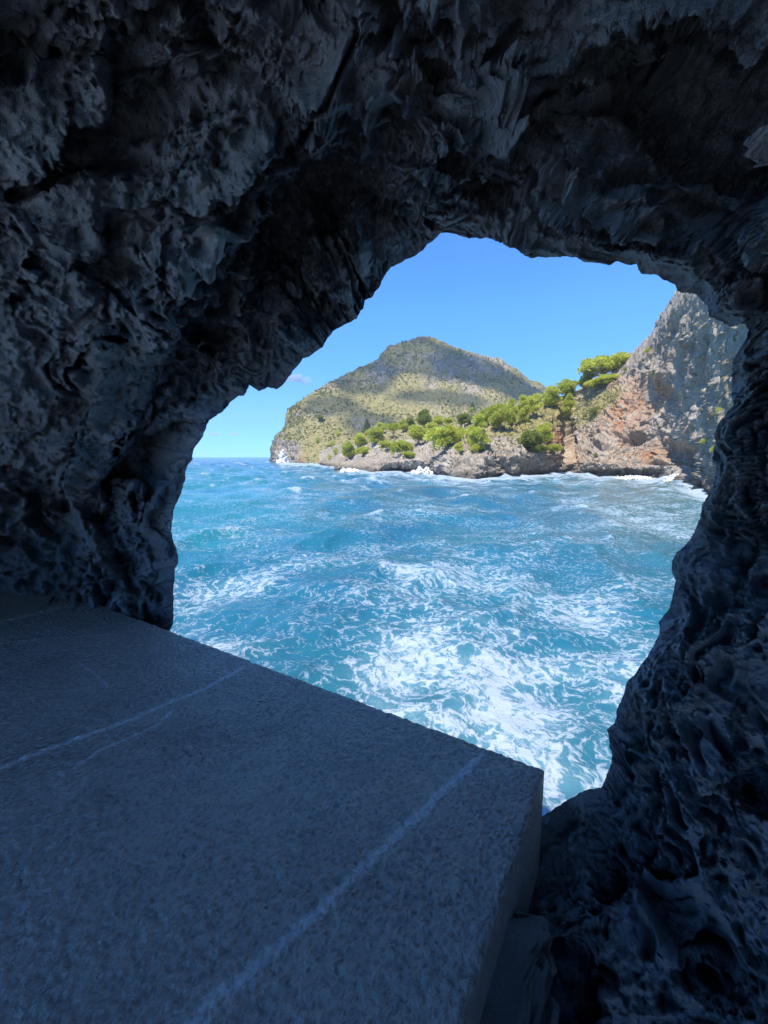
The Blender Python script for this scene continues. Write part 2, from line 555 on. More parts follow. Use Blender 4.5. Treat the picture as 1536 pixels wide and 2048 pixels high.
A0 = on_slab(np.array(1089.), np.array(1538.))
A1 = on_slab(np.array(338.), np.array(1260.))
ax_t = unit((A1 - A0) * np.array([1, 1, 0]))          # along the outer edge, away to the left
ax_b = np.array([ax_t[1], -ax_t[0], 0.0])             # inward, towards the viewer
if ax_b[1] > 0: ax_b = -ax_b
WN = -ax_b                                            # outward normal of the window
D_EDGE = float(np.dot(A0 - CAM, WN))


def rim_depth(x, y):
    """distance of the window's outer lip from the eye, measured square to the wall: the rock is thicker overhead"""
    if y > 1290 and x < 1060: return D_EDGE - 0.07
    g = math.exp(-((x - 620) / 300.0) ** 2) * min(1, max(0, (1000 - y) / 200.0))
    return D_EDGE + 0.09 + 0.36 * g + 0.12 * (y < 620)


def build_cave():
    rim = np.array(RIM, float)
    closed = np.vstack([rim, rim[:1]])
    seg = np.linalg.norm(np.diff(closed, axis=0), axis=1)
    cum = np.concatenate([[0], np.cumsum(seg)])
    N = 1750
    s = np.linspace(0, cum[-1], N, endpoint=False)
    rp = np.stack([np.interp(s, cum, closed[:, 0]), np.interp(s, cum, closed[:, 1])], 1)
    q = np.stack([rp[:, 0] * 0.045, rp[:, 1] * 0.045, np.zeros(N)], 1)
    rp[:, 0] += fbm(q, 4, 3, 0.6) * 2.6
    rp[:, 1] += fbm(q + 31, 4, 9, 0.6) * 2.6
    d0 = unit(ray(rp[:, 0], rp[:, 1]))
    c = unit(ray(880, 1010))
    cosr = d0 @ c
    rho0 = np.arccos(cosr)
    tang = unit(d0 - cosr[:, None] * c)
    steps = []
    st = R(0.05); tot = 0
    while len(steps) < 285:
        steps.append(tot); tot += st
        st = min(st * 1.05, R(0.158))
    while tot < R(150):
        steps.append(tot); st *= 1.13; tot += st
    steps = np.array(steps)
    M = len(steps)
    u = steps / steps[-1]
    rho = rho0[None, :] + np.minimum(steps[:, None], 9) * np.where(steps[:, None] < R(60), 1.0, 1.0)
    rho_end = R(176)
    k = sstep(0.35, 1.0, u)[:, None]
    rho = rho * (1 - k) + (rho0[None, :] + (rho_end - rho0[None, :]) * u[:, None]) * k
    D = np.cos(rho)[..., None] * c + np.sin(rho)[..., None] * tang[None]
    flat = D.reshape(-1, 3)

    # distances (metres) of the rock at picture points, and in directions outside the picture
    rimr = []
    for (x, y) in RIM[::3]:
        d = unit(ray(x, y))
        DD = rim_depth(x, y)
        rimr.append((d, DD / float(d @ WN)))
    pts = [(0, 0, 1.65), (0, 300, 1.85), (0, 600, 2.1), (0, 900, 2.6), (0, 1120, 3.15), (0, 1240, 3.2), (150, 1225, 2.95), (100, 1420, 2.75),
           (200, 1000, 2.5), (250, 850, 2.3), (250, 1330, 2.6), (300, 1150, 2.33),
           (300, 0, 1.42), (300, 300, 1.68), (300, 600, 1.95), (550, 0, 1.28), (550, 300, 1.5), (500, 550, 1.9), (768, 0, 1.18), (768, 200, 1.28),
           (800, 380, 1.42), (1000, 0, 1.12), (1000, 200, 1.2), (1100, 400, 1.24), (1300, 0, 1.12), (1300, 200, 1.12), (1300, 420, 1.14),
           (1536, 0, 1.1), (1536, 250, 1.05), (1536, 500, 0.98), (1536, 800, 0.92), (1536, 1100, 0.9), (1536, 1400, 0.98), (1536, 1700, 1.14), (1536, 2048, 1.3),
           (1400, 1300, 1.08), (1330, 1550, 1.2), (1250, 1750, 1.34), (1150, 1700, 1.48), (1110, 1850, 1.45), (1250, 2048, 1.38), (1070, 2048, 1.48),
           (960, 1900, 1.5), (700, 1800, 1.62), (500, 1700, 1.85), (300, 1600, 2.2), (300, 2048, 1.6), (700, 2048, 1.5), (0, 1700, 2.3), (0, 2048, 1.9)]
    cd = [r[0] for r in rimr]; cr = [r[1] for r in rimr]
    for x, y, r in pts:
        cd.append(unit(ray(x, y))); cr.append(r)
    for d, r in [((0, 0, 1), 1.05), ((0, -.7, .7), 1.3), ((0, -1, 0), 2.6), ((-1, 0, 0), 2.3), ((1, 0, 0), .95), ((0, 0, -1), 1.62), ((0, -.7, -.7), 2.0),
                 ((-.7, -.7, 0), 2.6), ((.7, -.7, 0), 1.5), ((-.7, 0, .7), 1.5), ((.7, 0, .7), 1.05), ((-.7, 0, -.7), 2.1), ((.7, 0, -.7), 1.3)]:
        cd.append(unit(np.array(d, float))); cr.append(r)
    cd = np.array(cd); cr = np.array(cr)
    ker = lambda a, b: np.sqrt(((a[:, None, :] - b[None]) ** 2).sum(-1) + 0.02)
    w = np.linalg.solve(ker(cd, cd) + 1e-4 * np.eye(len(cd)), cr)
    r = np.concatenate([ker(flat[i:i + 40000], cd) @ w for i in range(0, len(flat), 40000)])
    r = np.clip(r, 0.72, 4)
    Dcol = r.reshape(M, N)[0] * (D[0] @ WN)
    dn = flat @ WN
    def keep_inside(r, marg):
        lim = (np.tile(Dcol, M) - marg * sstep(0, R(3), np.repeat(steps, N))) / np.maximum(dn, .12)
        return np.where((dn > .12), np.minimum(r, lim), r)
    r = keep_inside(r, 0.05)

    # carved hollows and ledges (picture points, half width, depth, which side)
    P0 = CAM + flat * r[:, None]
    front = (flat[:, 1] * CP - flat[:, 2] * SP) > 0.15
    px, py = project(P0)
    wp = P0 * 3.2
    px = px + fbm(wp, 3, 11) * 26; py = py + fbm(wp + 9, 3, 21) * 26
    S = [([(130, 120), (260, 60), (420, 40)], 30, .09, 0), ([(20, 380), (160, 350), (330, 330), (470, 260)], 22, .10, 0), ([(260, 470), (400, 420), (520, 340)], 20, .08, 0),
         ([(860, 210), (1010, 250), (1180, 290), (1320, 350)], 20, .09, 0), ([(800, 330), (960, 380), (1120, 400), (1300, 470)], 16, -.05, 0), ([(60, 1040), (130, 930), (180, 800)], 24, .09, 0),
         ([(330, -30), (430, 60), (470, 105), (560, 160), (640, 215), (720, 250)], 85, .15, 1),
         ([(450, 170), (330, 240), (230, 285), (120, 330)], 42, .14, 0),
         ([(690, -20), (760, 70), (830, 115), (940, 125), (1010, 140)], 46, .17, 0),
         ([(960, 150), (1060, 195), (1140, 170), (1230, 190)], 36, .09, 0),
         ([(1360, 150), (1420, 225), (1536, 230), (1620, 230)], 88, .75, 0),
         ([(775, 285), (830, 275), (850, 300)], 26, .13, 0), ([(890, 335), (930, 345)], 20, .1, 0), ([(1000, 330), (1060, 360)], 26, .12, 0),
         ([(1120, 320), (1180, 340)], 24, .10, 0), ([(990, 405), (1080, 432), (1170, 455)], 32, .20, 0),
         ([(1180, 470), (1330, 525), (1430, 575)], 24, .12, 0), ([(1150, 375), (1260, 445), (1400, 515), (1520, 600)], 18, -.07, 0),
         ([(1300, 400), (1400, 470), (1536, 560)], 26, .10, 0),
         ([(740, 395), (690, 372), (620, 395), (590, 430), (560, 500), (520, 580), (480, 650), (455, 720)], 110, .34, -1),
         ([(700, 400), (610, 480), (560, 590), (505, 690)], 42, .14, 0),
         ([(330, 820), (290, 880), (300, 905)], 34, .18, 0), ([(245, 900), (205, 960), (200, 1020)], 28, .17, 0),
         ([(460, 560), (420, 590), (390, 640)], 24, .09, 0), ([(180, 460), (240, 560), (250, 660)], 40, .08, 0),
         ([(60, 640), (130, 720), (110, 860)], 60, .12, 0), ([(210, 1150), (250, 1190)], 24, .08, 0), ([(60, 520), (10, 480)], 40, .08, 0),
         ([(500, 150), (600, 300), (520, 380)], 30, .07, 0), ([(350, 470), (450, 430)], 26, .07, 0), ([(150, 190), (40, 150)], 36, .07, 0),
         ([(1500, 750), (1560, 800)], 58, .26, 0), ([(1500, 890), (1480, 905)], 26, .1, 0), ([(1440, 1120), (1490, 1090)], 38, .13, 0),
         ([(1520, 1570), (1560, 1600)], 52, .22, 0), ([(1470, 1440), (1480, 1480)], 32, .1, 0), ([(1190, 1690), (1215, 1760)], 22, .12, 0),
         ([(1290, 1680), (1340, 1700)], 28, .1, 0), ([(1120, 1690), (1170, 1670)], 24, .10, 0), ([(1140, 1920), (1150, 2010)], 30, .12, 0),
         ([(1420, 1620), (1430, 1700)], 24, .08, 0), ([(1350, 1330), (1370, 1380)], 22, .07, 0), ([(1060, 1960), (1090, 2048)], 34, .1, 0),
         ([(1420, 1950), (1480, 2000)], 34, .1, 0)]
    disp = np.zeros(len(flat))
    for line, hw, dep, side in S:
        best = np.full(len(flat), 1e9); sg = np.zeros(len(flat))
        for (x0, y0), (x1, y1) in zip(line[:-1], line[1:]):
            ex, ey = x1 - x0, y1 - y0
            L2 = ex * ex + ey * ey
            tt = np.clip(((px - x0) * ex + (py - y0) * ey) / L2, 0, 1)
            dx = px - x0 - tt * ex; dy = py - y0 - tt * ey
            dd = np.hypot(dx, dy)
            m = dd < best
            best = np.where(m, dd, best)
            sg = np.where(m, ex * (py - y0) - ey * (px - x0), sg)
        if side == 0:
            f = np.exp(-(best / hw) ** 2)
        else:
            on = sstep(-6, 26, np.sign(sg) * side * best)
            f = on * np.exp(-(best / hw) ** 1.6)
        disp += np.where(front, f * dep, 0)
    edge = np.repeat(steps, N)
    fade = 0.45 + 0.55 * sstep(0, R(2.5), edge)
    r = keep_inside(r + disp * sstep(0, R(2.0), edge), 0.06)
    P = (CAM + flat * r[:, None]).reshape(M, N, 3)

    def normals(P):
        du = np.roll(P, -1, 1) - np.roll(P, 1, 1)
        dv = np.gradient(P, axis=0)
        n = np.cross(du, dv)
        n /= np.linalg.norm(n, axis=-1, keepdims=True) + 1e-9
        s = np.sign(((CAM - P) * n).sum(-1, keepdims=True))
        return n * np.where(s == 0, 1, s)

    B = P.copy()
    for k in range(14):
        B = (np.roll(B, -3, 1) + np.roll(B, 3, 1) + B * 2) / 4
        B = np.concatenate([B[:1], (B[:-2] + B[2:] + 2 * B[1:-1]) / 4, B[-1:]], 0)
    n = normals(B).reshape(-1, 3)
    toc = -flat
    cosi = np.clip((n * toc).sum(1), .45, 1)
    wn_ = (0.04 + 0.10 * sstep(0, R(7), edge))[:, None]
    n = unit(n * wn_ + toc * (1 - wn_))
    Q = P.reshape(-1, 3)
    pxr, pyr = project(Q)
    right = np.where(front, sstep(980, 1250, pxr + (pyr - 1000) * 0.02) * sstep(430, 800, pyr), 0)
    ceil = np.where(front, sstep(450, 800, pxr) * (1 - sstep(480, 760, pyr)), 0)
    rot = np.array([[0.86, 0.5, 0], [-0.5, 0.86, 0], [0, 0, 1]])
    warp = np.stack([fbm(Q * 5, 3, 2), fbm(Q * 5 + 7, 3, 5), fbm(Q * 5 + 13, 3, 8)], 1)
    A = Q + warp * 0.035
    h = 0.085 * fbm(Q * 1.7, 3, 1)
    # bedding and folds run along the opening
    arc = np.tile(s / 840.0 * 1.5, M)
    out = np.repeat(steps, N) * 1.5
    E = np.stack([arc + 0.5 * warp[:, 0] * .25, out + 0.35 * warp[:, 1] * .25 + .12 * fbm(Q * 1.3, 2, 17), 0.4 * warp[:, 2] * .2], 1)
    left = 1 - right
    h += 0.15 * left * (ridged(E * np.array([0.9, 3.1, 1.0]), 2, 4) - 0.8)
    h += 0.045 * left * (ridged(E * np.array([3.4, 9.0, 3.0]), 3, 6) - 0.8)
    h += 0.15 * left * facets(E * np.array([1.5, 4.6, 1.5]) + 3, 2)
    h += 0.022 * left * facets(A * 15, 7) + 0.011 * left * facets(A * 34, 11)
    W2 = A + warp * 0.02
    h += right * 0.012 * (ridged(A * 48, 3, 57) - .8) + right * 0.02 * facets(A * 20, 15)
    h += right * (0.035 * (ridged(W2 * np.array([4.5, 4.5, 2.6]), 3, 9) - .8) + 0.022 * (ridged(W2 * np.array([15, 15, 9]), 3, 13) - .8))
    hf = sstep(0, R(3.5), edge)
    h -= right * hf * (0.30 * holes(W2 * np.array([7, 7, 5]), 1, .05, .5) + 0.16 * holes(W2 * np.array([17, 17, 12.5]), 5, .22, .58) + 0.075 * holes(W2 * np.array([36, 36, 27]), 8, .2, .52))
    h -= left * (0.020 * holes(W2 * np.array([9, 9, 9]), 3, .05, .35) + 0.016 * holes(W2 * 30, 6, .05, .42))
    h += left * 0.013 * (ridged(E * np.array([9.0, 26.0, 5.0]) + warp * .5, 3, 41) - .8)
    h += (0.016 - .006 * left) * fbm(A * 17, 4, 12, 0.62)
    h += 0.0075 * (ridged(A * 55, 3, 15) - 0.8)
    Q = Q + n * (h * fade / cosi)[:, None]
    P = Q.reshape(M, N, 3)

    # outside of the rock: from the rim out to a tall sea cliff
    C = P[0].mean(0)
    wt = ax_t; wu = np.array([0, 0, 1.0])
    rel = P[0] - C
    a = rel @ wt; b = rel @ wu
    ang = np.arctan2(b, a)
    ca, sa = np.cos(ang), np.sin(ang)
    ex = np.where(ca > 0, 44.0, 150.0); ez = np.where(sa > 0, 4.6, 12.0)
    E = 1 / np.maximum(np.abs(ca) / ex, np.abs(sa) / ez)
    ks = np.concatenate([[0.003, 0.008, 0.016, .03, .05], np.geomspace(.08, 1, 22) ** 1.0])
    rings = []
    e = ca[:, None] * wt + sa[:, None] * wu
    d0r = unit(P[0] - CAM)
    tg = tang
    q = np.maximum(0.5, (0.12 - tg @ WN) / np.maximum(d0r @ WN, .2))
    flare = tg + d0r * q[:, None]
    flare /= np.linalg.norm(flare, axis=1, keepdims=True)
    for i, kk in enumerate(ks):
        L = (0.6 * (kk / .08)) * np.ones(N) if kk < 0.08 else 0.6 + (E - 0.6) * ((kk - .08) / .92) ** 2.2
        base = P[0] + flare * np.minimum(L, .6)[:, None] + e * np.maximum(L - .6, 0)[:, None]
        amp = np.minimum(L * 0.06, 1.6)
        base = base + WN * (amp * np.abs(fbm(base * 0.35, 3, 30)))[:, None]
        rings.append(base)
    outer = np.stack(rings[::-1], 0)
    allP = np.concatenate([outer, P], 0)
    brown = np.zeros(allP.shape[:2]); grass = np.zeros(allP.shape[:2])
    pxa, pya = project(P)
    fr = ((P[..., 1]) > 0.3)
    brown[len(outer):] = np.where(fr, sstep(480, 200, pxa) * sstep(600, 950, pya), 0)
    grass[len(outer):] = np.where(fr, np.exp(-(((pxa - 705) / 45) ** 2 + ((pya - 540) / 85) ** 2)), 0)
    rr, cc = allP.shape[:2]
    idx = np.arange(rr * cc).reshape(rr, cc); idx = np.concatenate([idx, idx[:, :1]], 1)
    quad = np.stack([idx[:-1, :-1], idx[:-1, 1:], idx[1:, 1:], idx[1:, :-1]], -1)
    keep = np.ones(quad.shape[:2], bool)
    # opening added behind the viewer for fill light, keeping sun off the sill
    rel2 = P - CAM
    lt = -np.array(to_sun)
    land = rel2 @ WN + np.maximum(rel2[..., 2] + H_S, 0) / -lt[2] * float(lt @ WN)
    dq = unit(rel2) @ unit(np.array([-0.86, -0.50, 0.10]))
    wob = perlin(P.reshape(-1, 3) * 2.0, 66).reshape(dq.shape) * .06
    gone = (dq + wob > math.cos(R(56))) & (land < D_EDGE - 1.30) & (rel2[..., 2] > -1.5) & (rel2[..., 2] < 1.1 + wob * 4)
    keep[len(outer):] &= ~gone[:-1]
    # unseen rock sheet added overhead to keep sun off the cave ceiling
    gt, gd = np.meshgrid(np.linspace(-8, 8, 40), np.linspace(2.0, -2.6, 16))
    sun_shield = CAM + gt[..., None] * ax_t + gd[..., None] * WN + np.array([0, 0, 2.6])
    sun_shield[..., 2] += (0.5 * np.abs(fbm(sun_shield.reshape(-1, 3) * .6, 3, 91))).reshape(gt.shape)
    ri = np.arange(gt.size).reshape(gt.shape) + rr * cc
    rq = np.stack([ri[:-1, :-1], ri[:-1, 1:], ri[1:, 1:], ri[1:, :-1]], -1).reshape(-1, 4)
    zz = np.zeros(gt.size)
    o = mesh_from_arrays("cave", np.concatenate([allP.reshape(-1, 3), sun_shield.reshape(-1, 3)]), np.concatenate([quad[keep], rq]),
                         {"brown": np.concatenate([brown.ravel(), zz]), "grass": np.concatenate([grass.ravel(), zz])}, M_CAVE)
    tag(o, kind="structure")
    return o


cave = build_cave()


# ------------------------------------------------------------------ stone slabs of the sill
def slab_point(t, b, z=0.0):
    return A0 + np.asarray(t)[..., None] * ax_t + np.asarray(b)[..., None] * ax_b + np.asarray(z)[..., None] * np.array([0, 0, 1.0])


def to_slab(px, py):
    p = on_slab(np.array(float(px)), np.array(float(py))) - A0
    return float(p @ ax_t), float(p @ ax_b)


VEINS = [([(-40, 1555), (60, 1512), (150, 1478), (260, 1440), (330, 1408), (400, 1382), (480, 1340)], .013, 1.0),
         ([(150, 1535), (200, 1500), (270, 1470), (320, 1445), (345, 1420)], .009, .75), ([(120, 1560), (130, 1540), (150, 1535)], .008, .5),
         ([(430, 2000), (520, 1920), (600, 1850), (650, 1812), (740, 1720), (830, 1640), (900, 1570), (965, 1512)], .014, .85),
         ([(380, 2060), (430, 2000), (500, 1945)], .022, .8),
         ([(150, 1320), (185, 1345), (215, 1375)], .008, .6), ([(0, 1285), (110, 1275), (220, 1268)], .010, .5),
         ([(620, 1880), (700, 1840), (760, 1815)], .006, .25), ([(600, 1640), (680, 1600), (740, 1590)], .008, .28),
         ([(0, 1660), (120, 1640), (260, 1600)], .008, .2), ([(270, 1500), (320, 1530), (345, 1560)], .006, .3),
         ([(860, 1600), (980, 1548)], .05, .3), ([(640, 1960), (700, 2048)], .005, .25), ([(100, 1440), (140, 1450)], .02, .3),
         ([(520, 1560), (560, 1500), (640, 1440)], .03, .16), ([(430, 1700), (560, 1650)], .05, .14)]


def build_slab(name, t0, t1, b1, th, mat, dz=0.0, step=0.0052, seed=0):
    bev = 0.008
    nt = int((t1 - t0) / step); nb = int(b1 / step)
    T = np.concatenate([[t0, t0], np.linspace(t0 + bev, t1 - bev, nt), [t1, t1]])
    B = np.concatenate([[0, 0], np.linspace(bev, b1 - bev, nb), [b1, b1]])
    zt = np.concatenate([[-th, -bev], np.zeros(nt), [-bev, -th]])
    zb = np.concatenate([[-th, -bev], np.zeros(nb), [-bev, -th]])
    TT, BB = np.meshgrid(T, B)
    Z = np.minimum(zt[None, :], zb[:, None])
    P = slab_point(TT, BB, Z + dz)
    flat = P.reshape(-1, 3)
    w = fbm(flat * 6, 3, 40 + seed) * 0.0022 + fbm(flat * 40, 2, 50 + seed) * 0.0012
    edge = np.minimum(np.minimum(TT - t0, t1 - TT), np.minimum(BB, b1 - BB)).ravel()
    if step < .008:
        wpp = flat + 0.006 * np.stack([fbm(flat * 30, 2, 1), fbm(flat * 30 + 4, 2, 2), 0 * flat[:, 0]], 1)
        F1, F2 = worley(np.stack([(wpp @ ax_t) * 60, (wpp @ ax_b) * 80, 0 * flat[:, 0]], 1), 3)
        w += (0.0060 + .0030 * fbm(flat * 5, 2, 44)) * (F1 - .4) + fbm(flat * 95, 2, 47) * 0.0011
    chip = np.maximum(0, fbm(flat * 22, 3, 60 + seed) - 0.25) * 0.012 * np.exp(-edge / 0.012)
    flat[:, 2] += np.where(Z.ravel() > -th * .5, w - chip, 0)
    flat += (-WN * 0)[None]
    wob = fbm(flat * 9, 3, 70 + seed) * 0.0025 * (edge < 0.004)
    flat += wob[:, None] * WN[None]
    vein = np.zeros(len(flat))
    q = np.stack([TT.ravel(), BB.ravel()], 1)
    q = q + 0.006 * np.stack([fbm(flat * 14, 3, 80), fbm(flat * 14 + 5, 3, 84)], 1)
    for line, hw, s in VEINS:
        L = [to_slab(*p) for p in line]
        best = np.full(len(q), 9.0)
        for (x0, y0), (x1, y1) in zip(L[:-1], L[1:]):
            ex, ey = x1 - x0, y1 - y0
            tt = np.clip(((q[:, 0] - x0) * ex + (q[:, 1] - y0) * ey) / (ex * ex + ey * ey), 0, 1)
            best = np.minimum(best, np.hypot(q[:, 0] - x0 - tt * ex, q[:, 1] - y0 - tt * ey))
        vein = np.maximum(vein, s * np.exp(-(best / hw) ** 2))
    vein = np.maximum(vein, 0.55 * np.exp(-((t1 - q[:, 0]) / .02) ** 2) * (t0 == 0))
    o = mesh_from_grid(name, flat.reshape(P.shape), attrs={"vein": vein}, mat=mat, flip=True)
    return o


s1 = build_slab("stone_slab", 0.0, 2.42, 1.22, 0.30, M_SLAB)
tag(s1, "large dark grey rough stone slab with pale veins filling the lower left", "stone slab", "slabs of the window sill")
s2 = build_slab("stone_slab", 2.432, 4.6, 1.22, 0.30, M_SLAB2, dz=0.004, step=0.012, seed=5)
tag(s2, "brownish smaller-looking slab beyond the joint at the far left against the cave wall", "stone slab", "slabs of the window sill")


def rounded_block(name, t0, t1, b0, b1, z0, z1, rad, mat, seed, amp):
    n = 36
    u = np.linspace(0, 2 * math.pi, 72, endpoint=False)
    rows = []
    for v in np.linspace(-math.pi / 2, math.pi / 2, n):
        sp = lambda c, e: np.sign(c) * np.abs(c) ** e
        x = sp(np.cos(v), .16) * sp(np.cos(u), .2); y = sp(np.cos(v), .16) * sp(np.sin(u), .2); z = sp(np.sin(v), .16) * np.ones_like(u)
        rows.append(slab_point((t0 + t1) / 2 + x * (t1 - t0) / 2, (b0 + b1) / 2 + y * (b1 - b0) / 2, (z0 + z1) / 2 + z * (z1 - z0) / 2))
    P = np.stack(rows)
    f = P.reshape(-1, 3)
    f += amp * np.stack([fbm(f * 9, 4, seed), fbm(f * 9 + 3, 4, seed + 4), fbm(f * 9 + 8, 4, seed + 8)], 1)
    f += (0.03 * facets(f * 14, 3) + 0.012 * facets(f * 40, 5))[:, None] * np.array([.5, -.4, 1.0])
    return mesh_from_grid(name, f.reshape(P.shape), wrap=True, mat=mat)


blk = rounded_block("concrete_footing", -0.085, 0.08, 0.25, 1.15, -0.75, -0.115, 0.05, M_CONC, 90, 0.020)
# unseen walkway added behind the sill to bounce sunlight into the cave
gt, gb = np.meshgrid(np.linspace(-5, 9, 60), np.linspace(1.27, 9, 40))
pth = slab_point(gt, gb, np.full(gt.shape, -0.84) + .012 * fbm(np.stack([gt.ravel(), gb.ravel(), gt.ravel() * 0], 1) * 3, 3, 5).reshape(gt.shape))
tag(mesh_from_grid("bounce_path", pth, mat=M_BOUNCE_PATH, flip=True), kind="structure")
tag(blk, "rough grey concrete footing wedged between the slab's right side and the pitted rock", "concrete footing")


# ------------------------------------------------------------------ sea
SHORE = [(560, 927.5), (640, 931), (660, 934), (680, 938), (720, 943), (745, 945), (790, 943), (830, 944), (860, 948), (905, 957), (950, 958), (1000, 955), (1040, 953),
         (1060, 950), (1090, 949), (1120, 947), (1135, 946), (1160, 950), (1200, 953), (1240, 955), (1300, 956), (1340, 960), (1380, 972), (1410, 987),
         (1440, 1005), (1480, 1040), (1540, 1090), (1640, 1200)]


def at_y(px, py, Y):
    d = ray(px, py)
    return CAM + d * (np.asarray(Y) / d[..., 1])[..., None]


def at_z(px, py, z=0.0):
    d = ray(px, py)
    return CAM + d * ((z - CAM_H) / d[..., 2])[..., None]


def build_sea():
    az = np.concatenate([np.linspace(-180, -49, 36)[:-1], np.linspace(-49, -30, 100)[:-1], np.linspace(-30, 40, 500)[:-1], np.linspace(40, 52, 60)[:-1], np.linspace(52, 180, 36)[:-1]])
    azr = np.radians(az)
    dep_px = np.concatenate([np.geomspace(2.55, 60, 172)[:-1], np.linspace(60, 760, 250)[:-1], np.geomspace(760, 2200, 24)])
    r = CAM_H * F_PX / dep_px
    nr, nc = len(r), len(az)
    RR, AA = np.meshgrid(r, azr, indexing='ij')
    X = RR * np.sin(AA); Y = RR * np.cos(AA)
    dr = np.abs(np.gradient(r))
    sp = np.maximum(dr[:, None] * 0.5, RR * np.radians(0.117))
    Z = np.zeros_like(X); DX = np.zeros_like(X); DY = np.zeros_like(X); J = np.zeros_like(X)
    rng = np.random.RandomState(3)
    sheltered = 0.75 + 0.35 * sstep(60, 260, RR)
    for i in range(72):
        lam = 1.3 * (26 / 1.3) ** ((i + rng.rand()) / 72)
        th = R(-62) + rng.normal() * 0.55 + (0.9 if rng.rand() < .25 else 0) # travel direction
        k = 2 * math.pi / lam
        amp = 0.0092 * lam ** 0.95 * (0.6 + 0.8 * rng.rand())
        kx, ky = math.sin(th) * -1 * k, -abs(math.cos(th)) * k
        ph = rng.rand() * 6.283
        att = sstep(1.6, 3.5, lam / sp)
        a = amp * att * sheltered
        phase = kx * X + ky * Y + ph
        s, c = np.sin(phase), np.cos(phase)
        Z += a * c
        DX -= 0.8 * a * kx / k * s; DY -= 0.8 * a * ky / k * s
        J += a * k * c
    P = np.stack([X + DX, Y + DY, Z], -1)
    flat = np.stack([X, Y, np.zeros_like(X)], -1).reshape(-1, 3)
    # foam density
    px, py = project(flat.copy())
    px = np.where(flat[:, 1] > 0.5, px, -999)
    crest = (J / (np.std(J, axis=1, keepdims=True) + 1e-6)).ravel()
    far = RR.ravel()
    n1 = fbm(flat * np.array([.045, .06, 1]), 4, 100); n2 = fbm(flat * np.array([.15, .2, 1]), 4, 104)
    foam = 0.245 + 0.16 * n1 + 0.08 * n2
    foam += 0.10 * sstep(0.9, 2.6, crest) * sstep(500, 40, far) + 0.5 * sstep(1.75, 2.7, crest) * sstep(35, 90, far)

    def band(line, hw, s):
        best = np.full(len(px), 1e9)
        for (x0, y0), (x1, y1) in zip(line[:-1], line[1:]):
            ex, ey = x1 - x0, y1 - y0
            tt = np.clip(((px - x0) * ex + (py - y0) * ey) / (ex * ex + ey * ey), 0, 1)
            best = np.minimum(best, np.hypot(px - x0 - tt * ex, py - y0 - tt * ey))
        return s * np.exp(-(best / (hw * (1 + 0.5 * n1))) ** 2)
    foam += band([(700, 1420), (850, 1330), (1010, 1290), (1040, 1360)], 75, .17)
    foam += band([(800, 1480), (960, 1440), (1120, 1520), (1150, 1600)], 120, .27)
    foam += band([(980, 1290), (1010, 1420), (1100, 1560)], 60, .15)
    foam += band([(1180, 1220), (1300, 1240), (1260, 1330)], 60, .15)
    foam += band([(370, 1190), (480, 1165), (600, 1130), (740, 1095)], 26, .24)
    foam += band([(740, 1200), (900, 1215), (800, 1290)], 50, .18)
    foam += band([(340, 1270), (420, 1290), (560, 1320)], 40, .22)
    foam += band([(560, 930), (700, 965), (840, 958)], 7, .12)
    foam += band([(360, 950), (480, 975), (600, 985)], 6, .10)
    foam += band([(770, 1140), (830, 1150)], 14, .25)
    foam += band([(1130, 1010), (1240, 1030), (1400, 1060)], 30, .12)
    # wash along the rocks
    sh = np.array(SHORE)
    sy = np.interp(px, sh[:, 0], sh[:, 1], left=-1, right=-1)
    below = py - sy
    scale = np.maximum(sy - 912, 4) / 40
    wash = np.where((sy > 0), np.exp(-np.maximum(below, 0) / (7.0 * scale * (1 + .9 * n2 + .5 * n1).clip(.25, 3))), 0)
    foam += 0.75 * wash * (px > 545)
    foam = np.clip(foam, 0, 1.05)
    murk = sstep(950, 1350, px + 60 * n1) * sstep(1180, 1010, py) * sstep(935, 960, py) * 0.85 + 0.18 * sstep(1150, 1500, py)
    turq = 0.22 + 0.25 * n1 + 0.75 * sstep(800, 420, px + 90 * n1) * sstep(924, 945, py + 5 * n1) * sstep(1180, 990, py + 30 * n2)
    turq = turq * sstep(915, 932, py + 4 * n1)
    o = mesh_from_grid("sea", P, wrap=True, attrs={"foam": foam, "murk": np.clip(murk, 0, 1), "turq": np.clip(turq, 0, 1)}, mat=M_SEA, flip=True)
    tag(o, kind="structure")
    return o


sea = build_sea()


# ------------------------------------------------------------------ land: contour curves swept into terrain
def interp_curve(curve, cols):
    c = np.array(curve, float)
    return np.stack([np.interp(cols, c[:, 0], c[:, i]) for i in range(1, c.shape[1])], 1)


def smooth_rows(keys, n):
    """keys: (k, cols, 3) -> rows interpolated (Catmull-Rom, chord lengths by mean distance)"""
    k = len(keys)
    out = []
    for i in range(k - 1):
        p0 = keys[max(i - 1, 0)]; p1 = keys[i]; p2 = keys[i + 1]; p3 = keys[min(i + 2, k - 1)]
        for u in np.linspace(0, 1, n[i], endpoint=False):
            cr = 0.5 * ((2 * p1) + (-p0 + p2) * u + (2 * p0 - 5 * p1 + 4 * p2 - p3) * u * u + (-p0 + 3 * p1 - 3 * p2 + p3) * u ** 3)
            out.append(0.6 * cr + 0.4 * (p1 + (p2 - p1) * u))
    out.append(keys[-1])
    return np.stack(out)


def grid_normals(P):
    du = np.gradient(P, axis=1); dv = np.gradient(P, axis=0)
    n = np.cross(du, dv)
    return n / (np.linalg.norm(n, axis=-1, keepdims=True) + 1e-9)


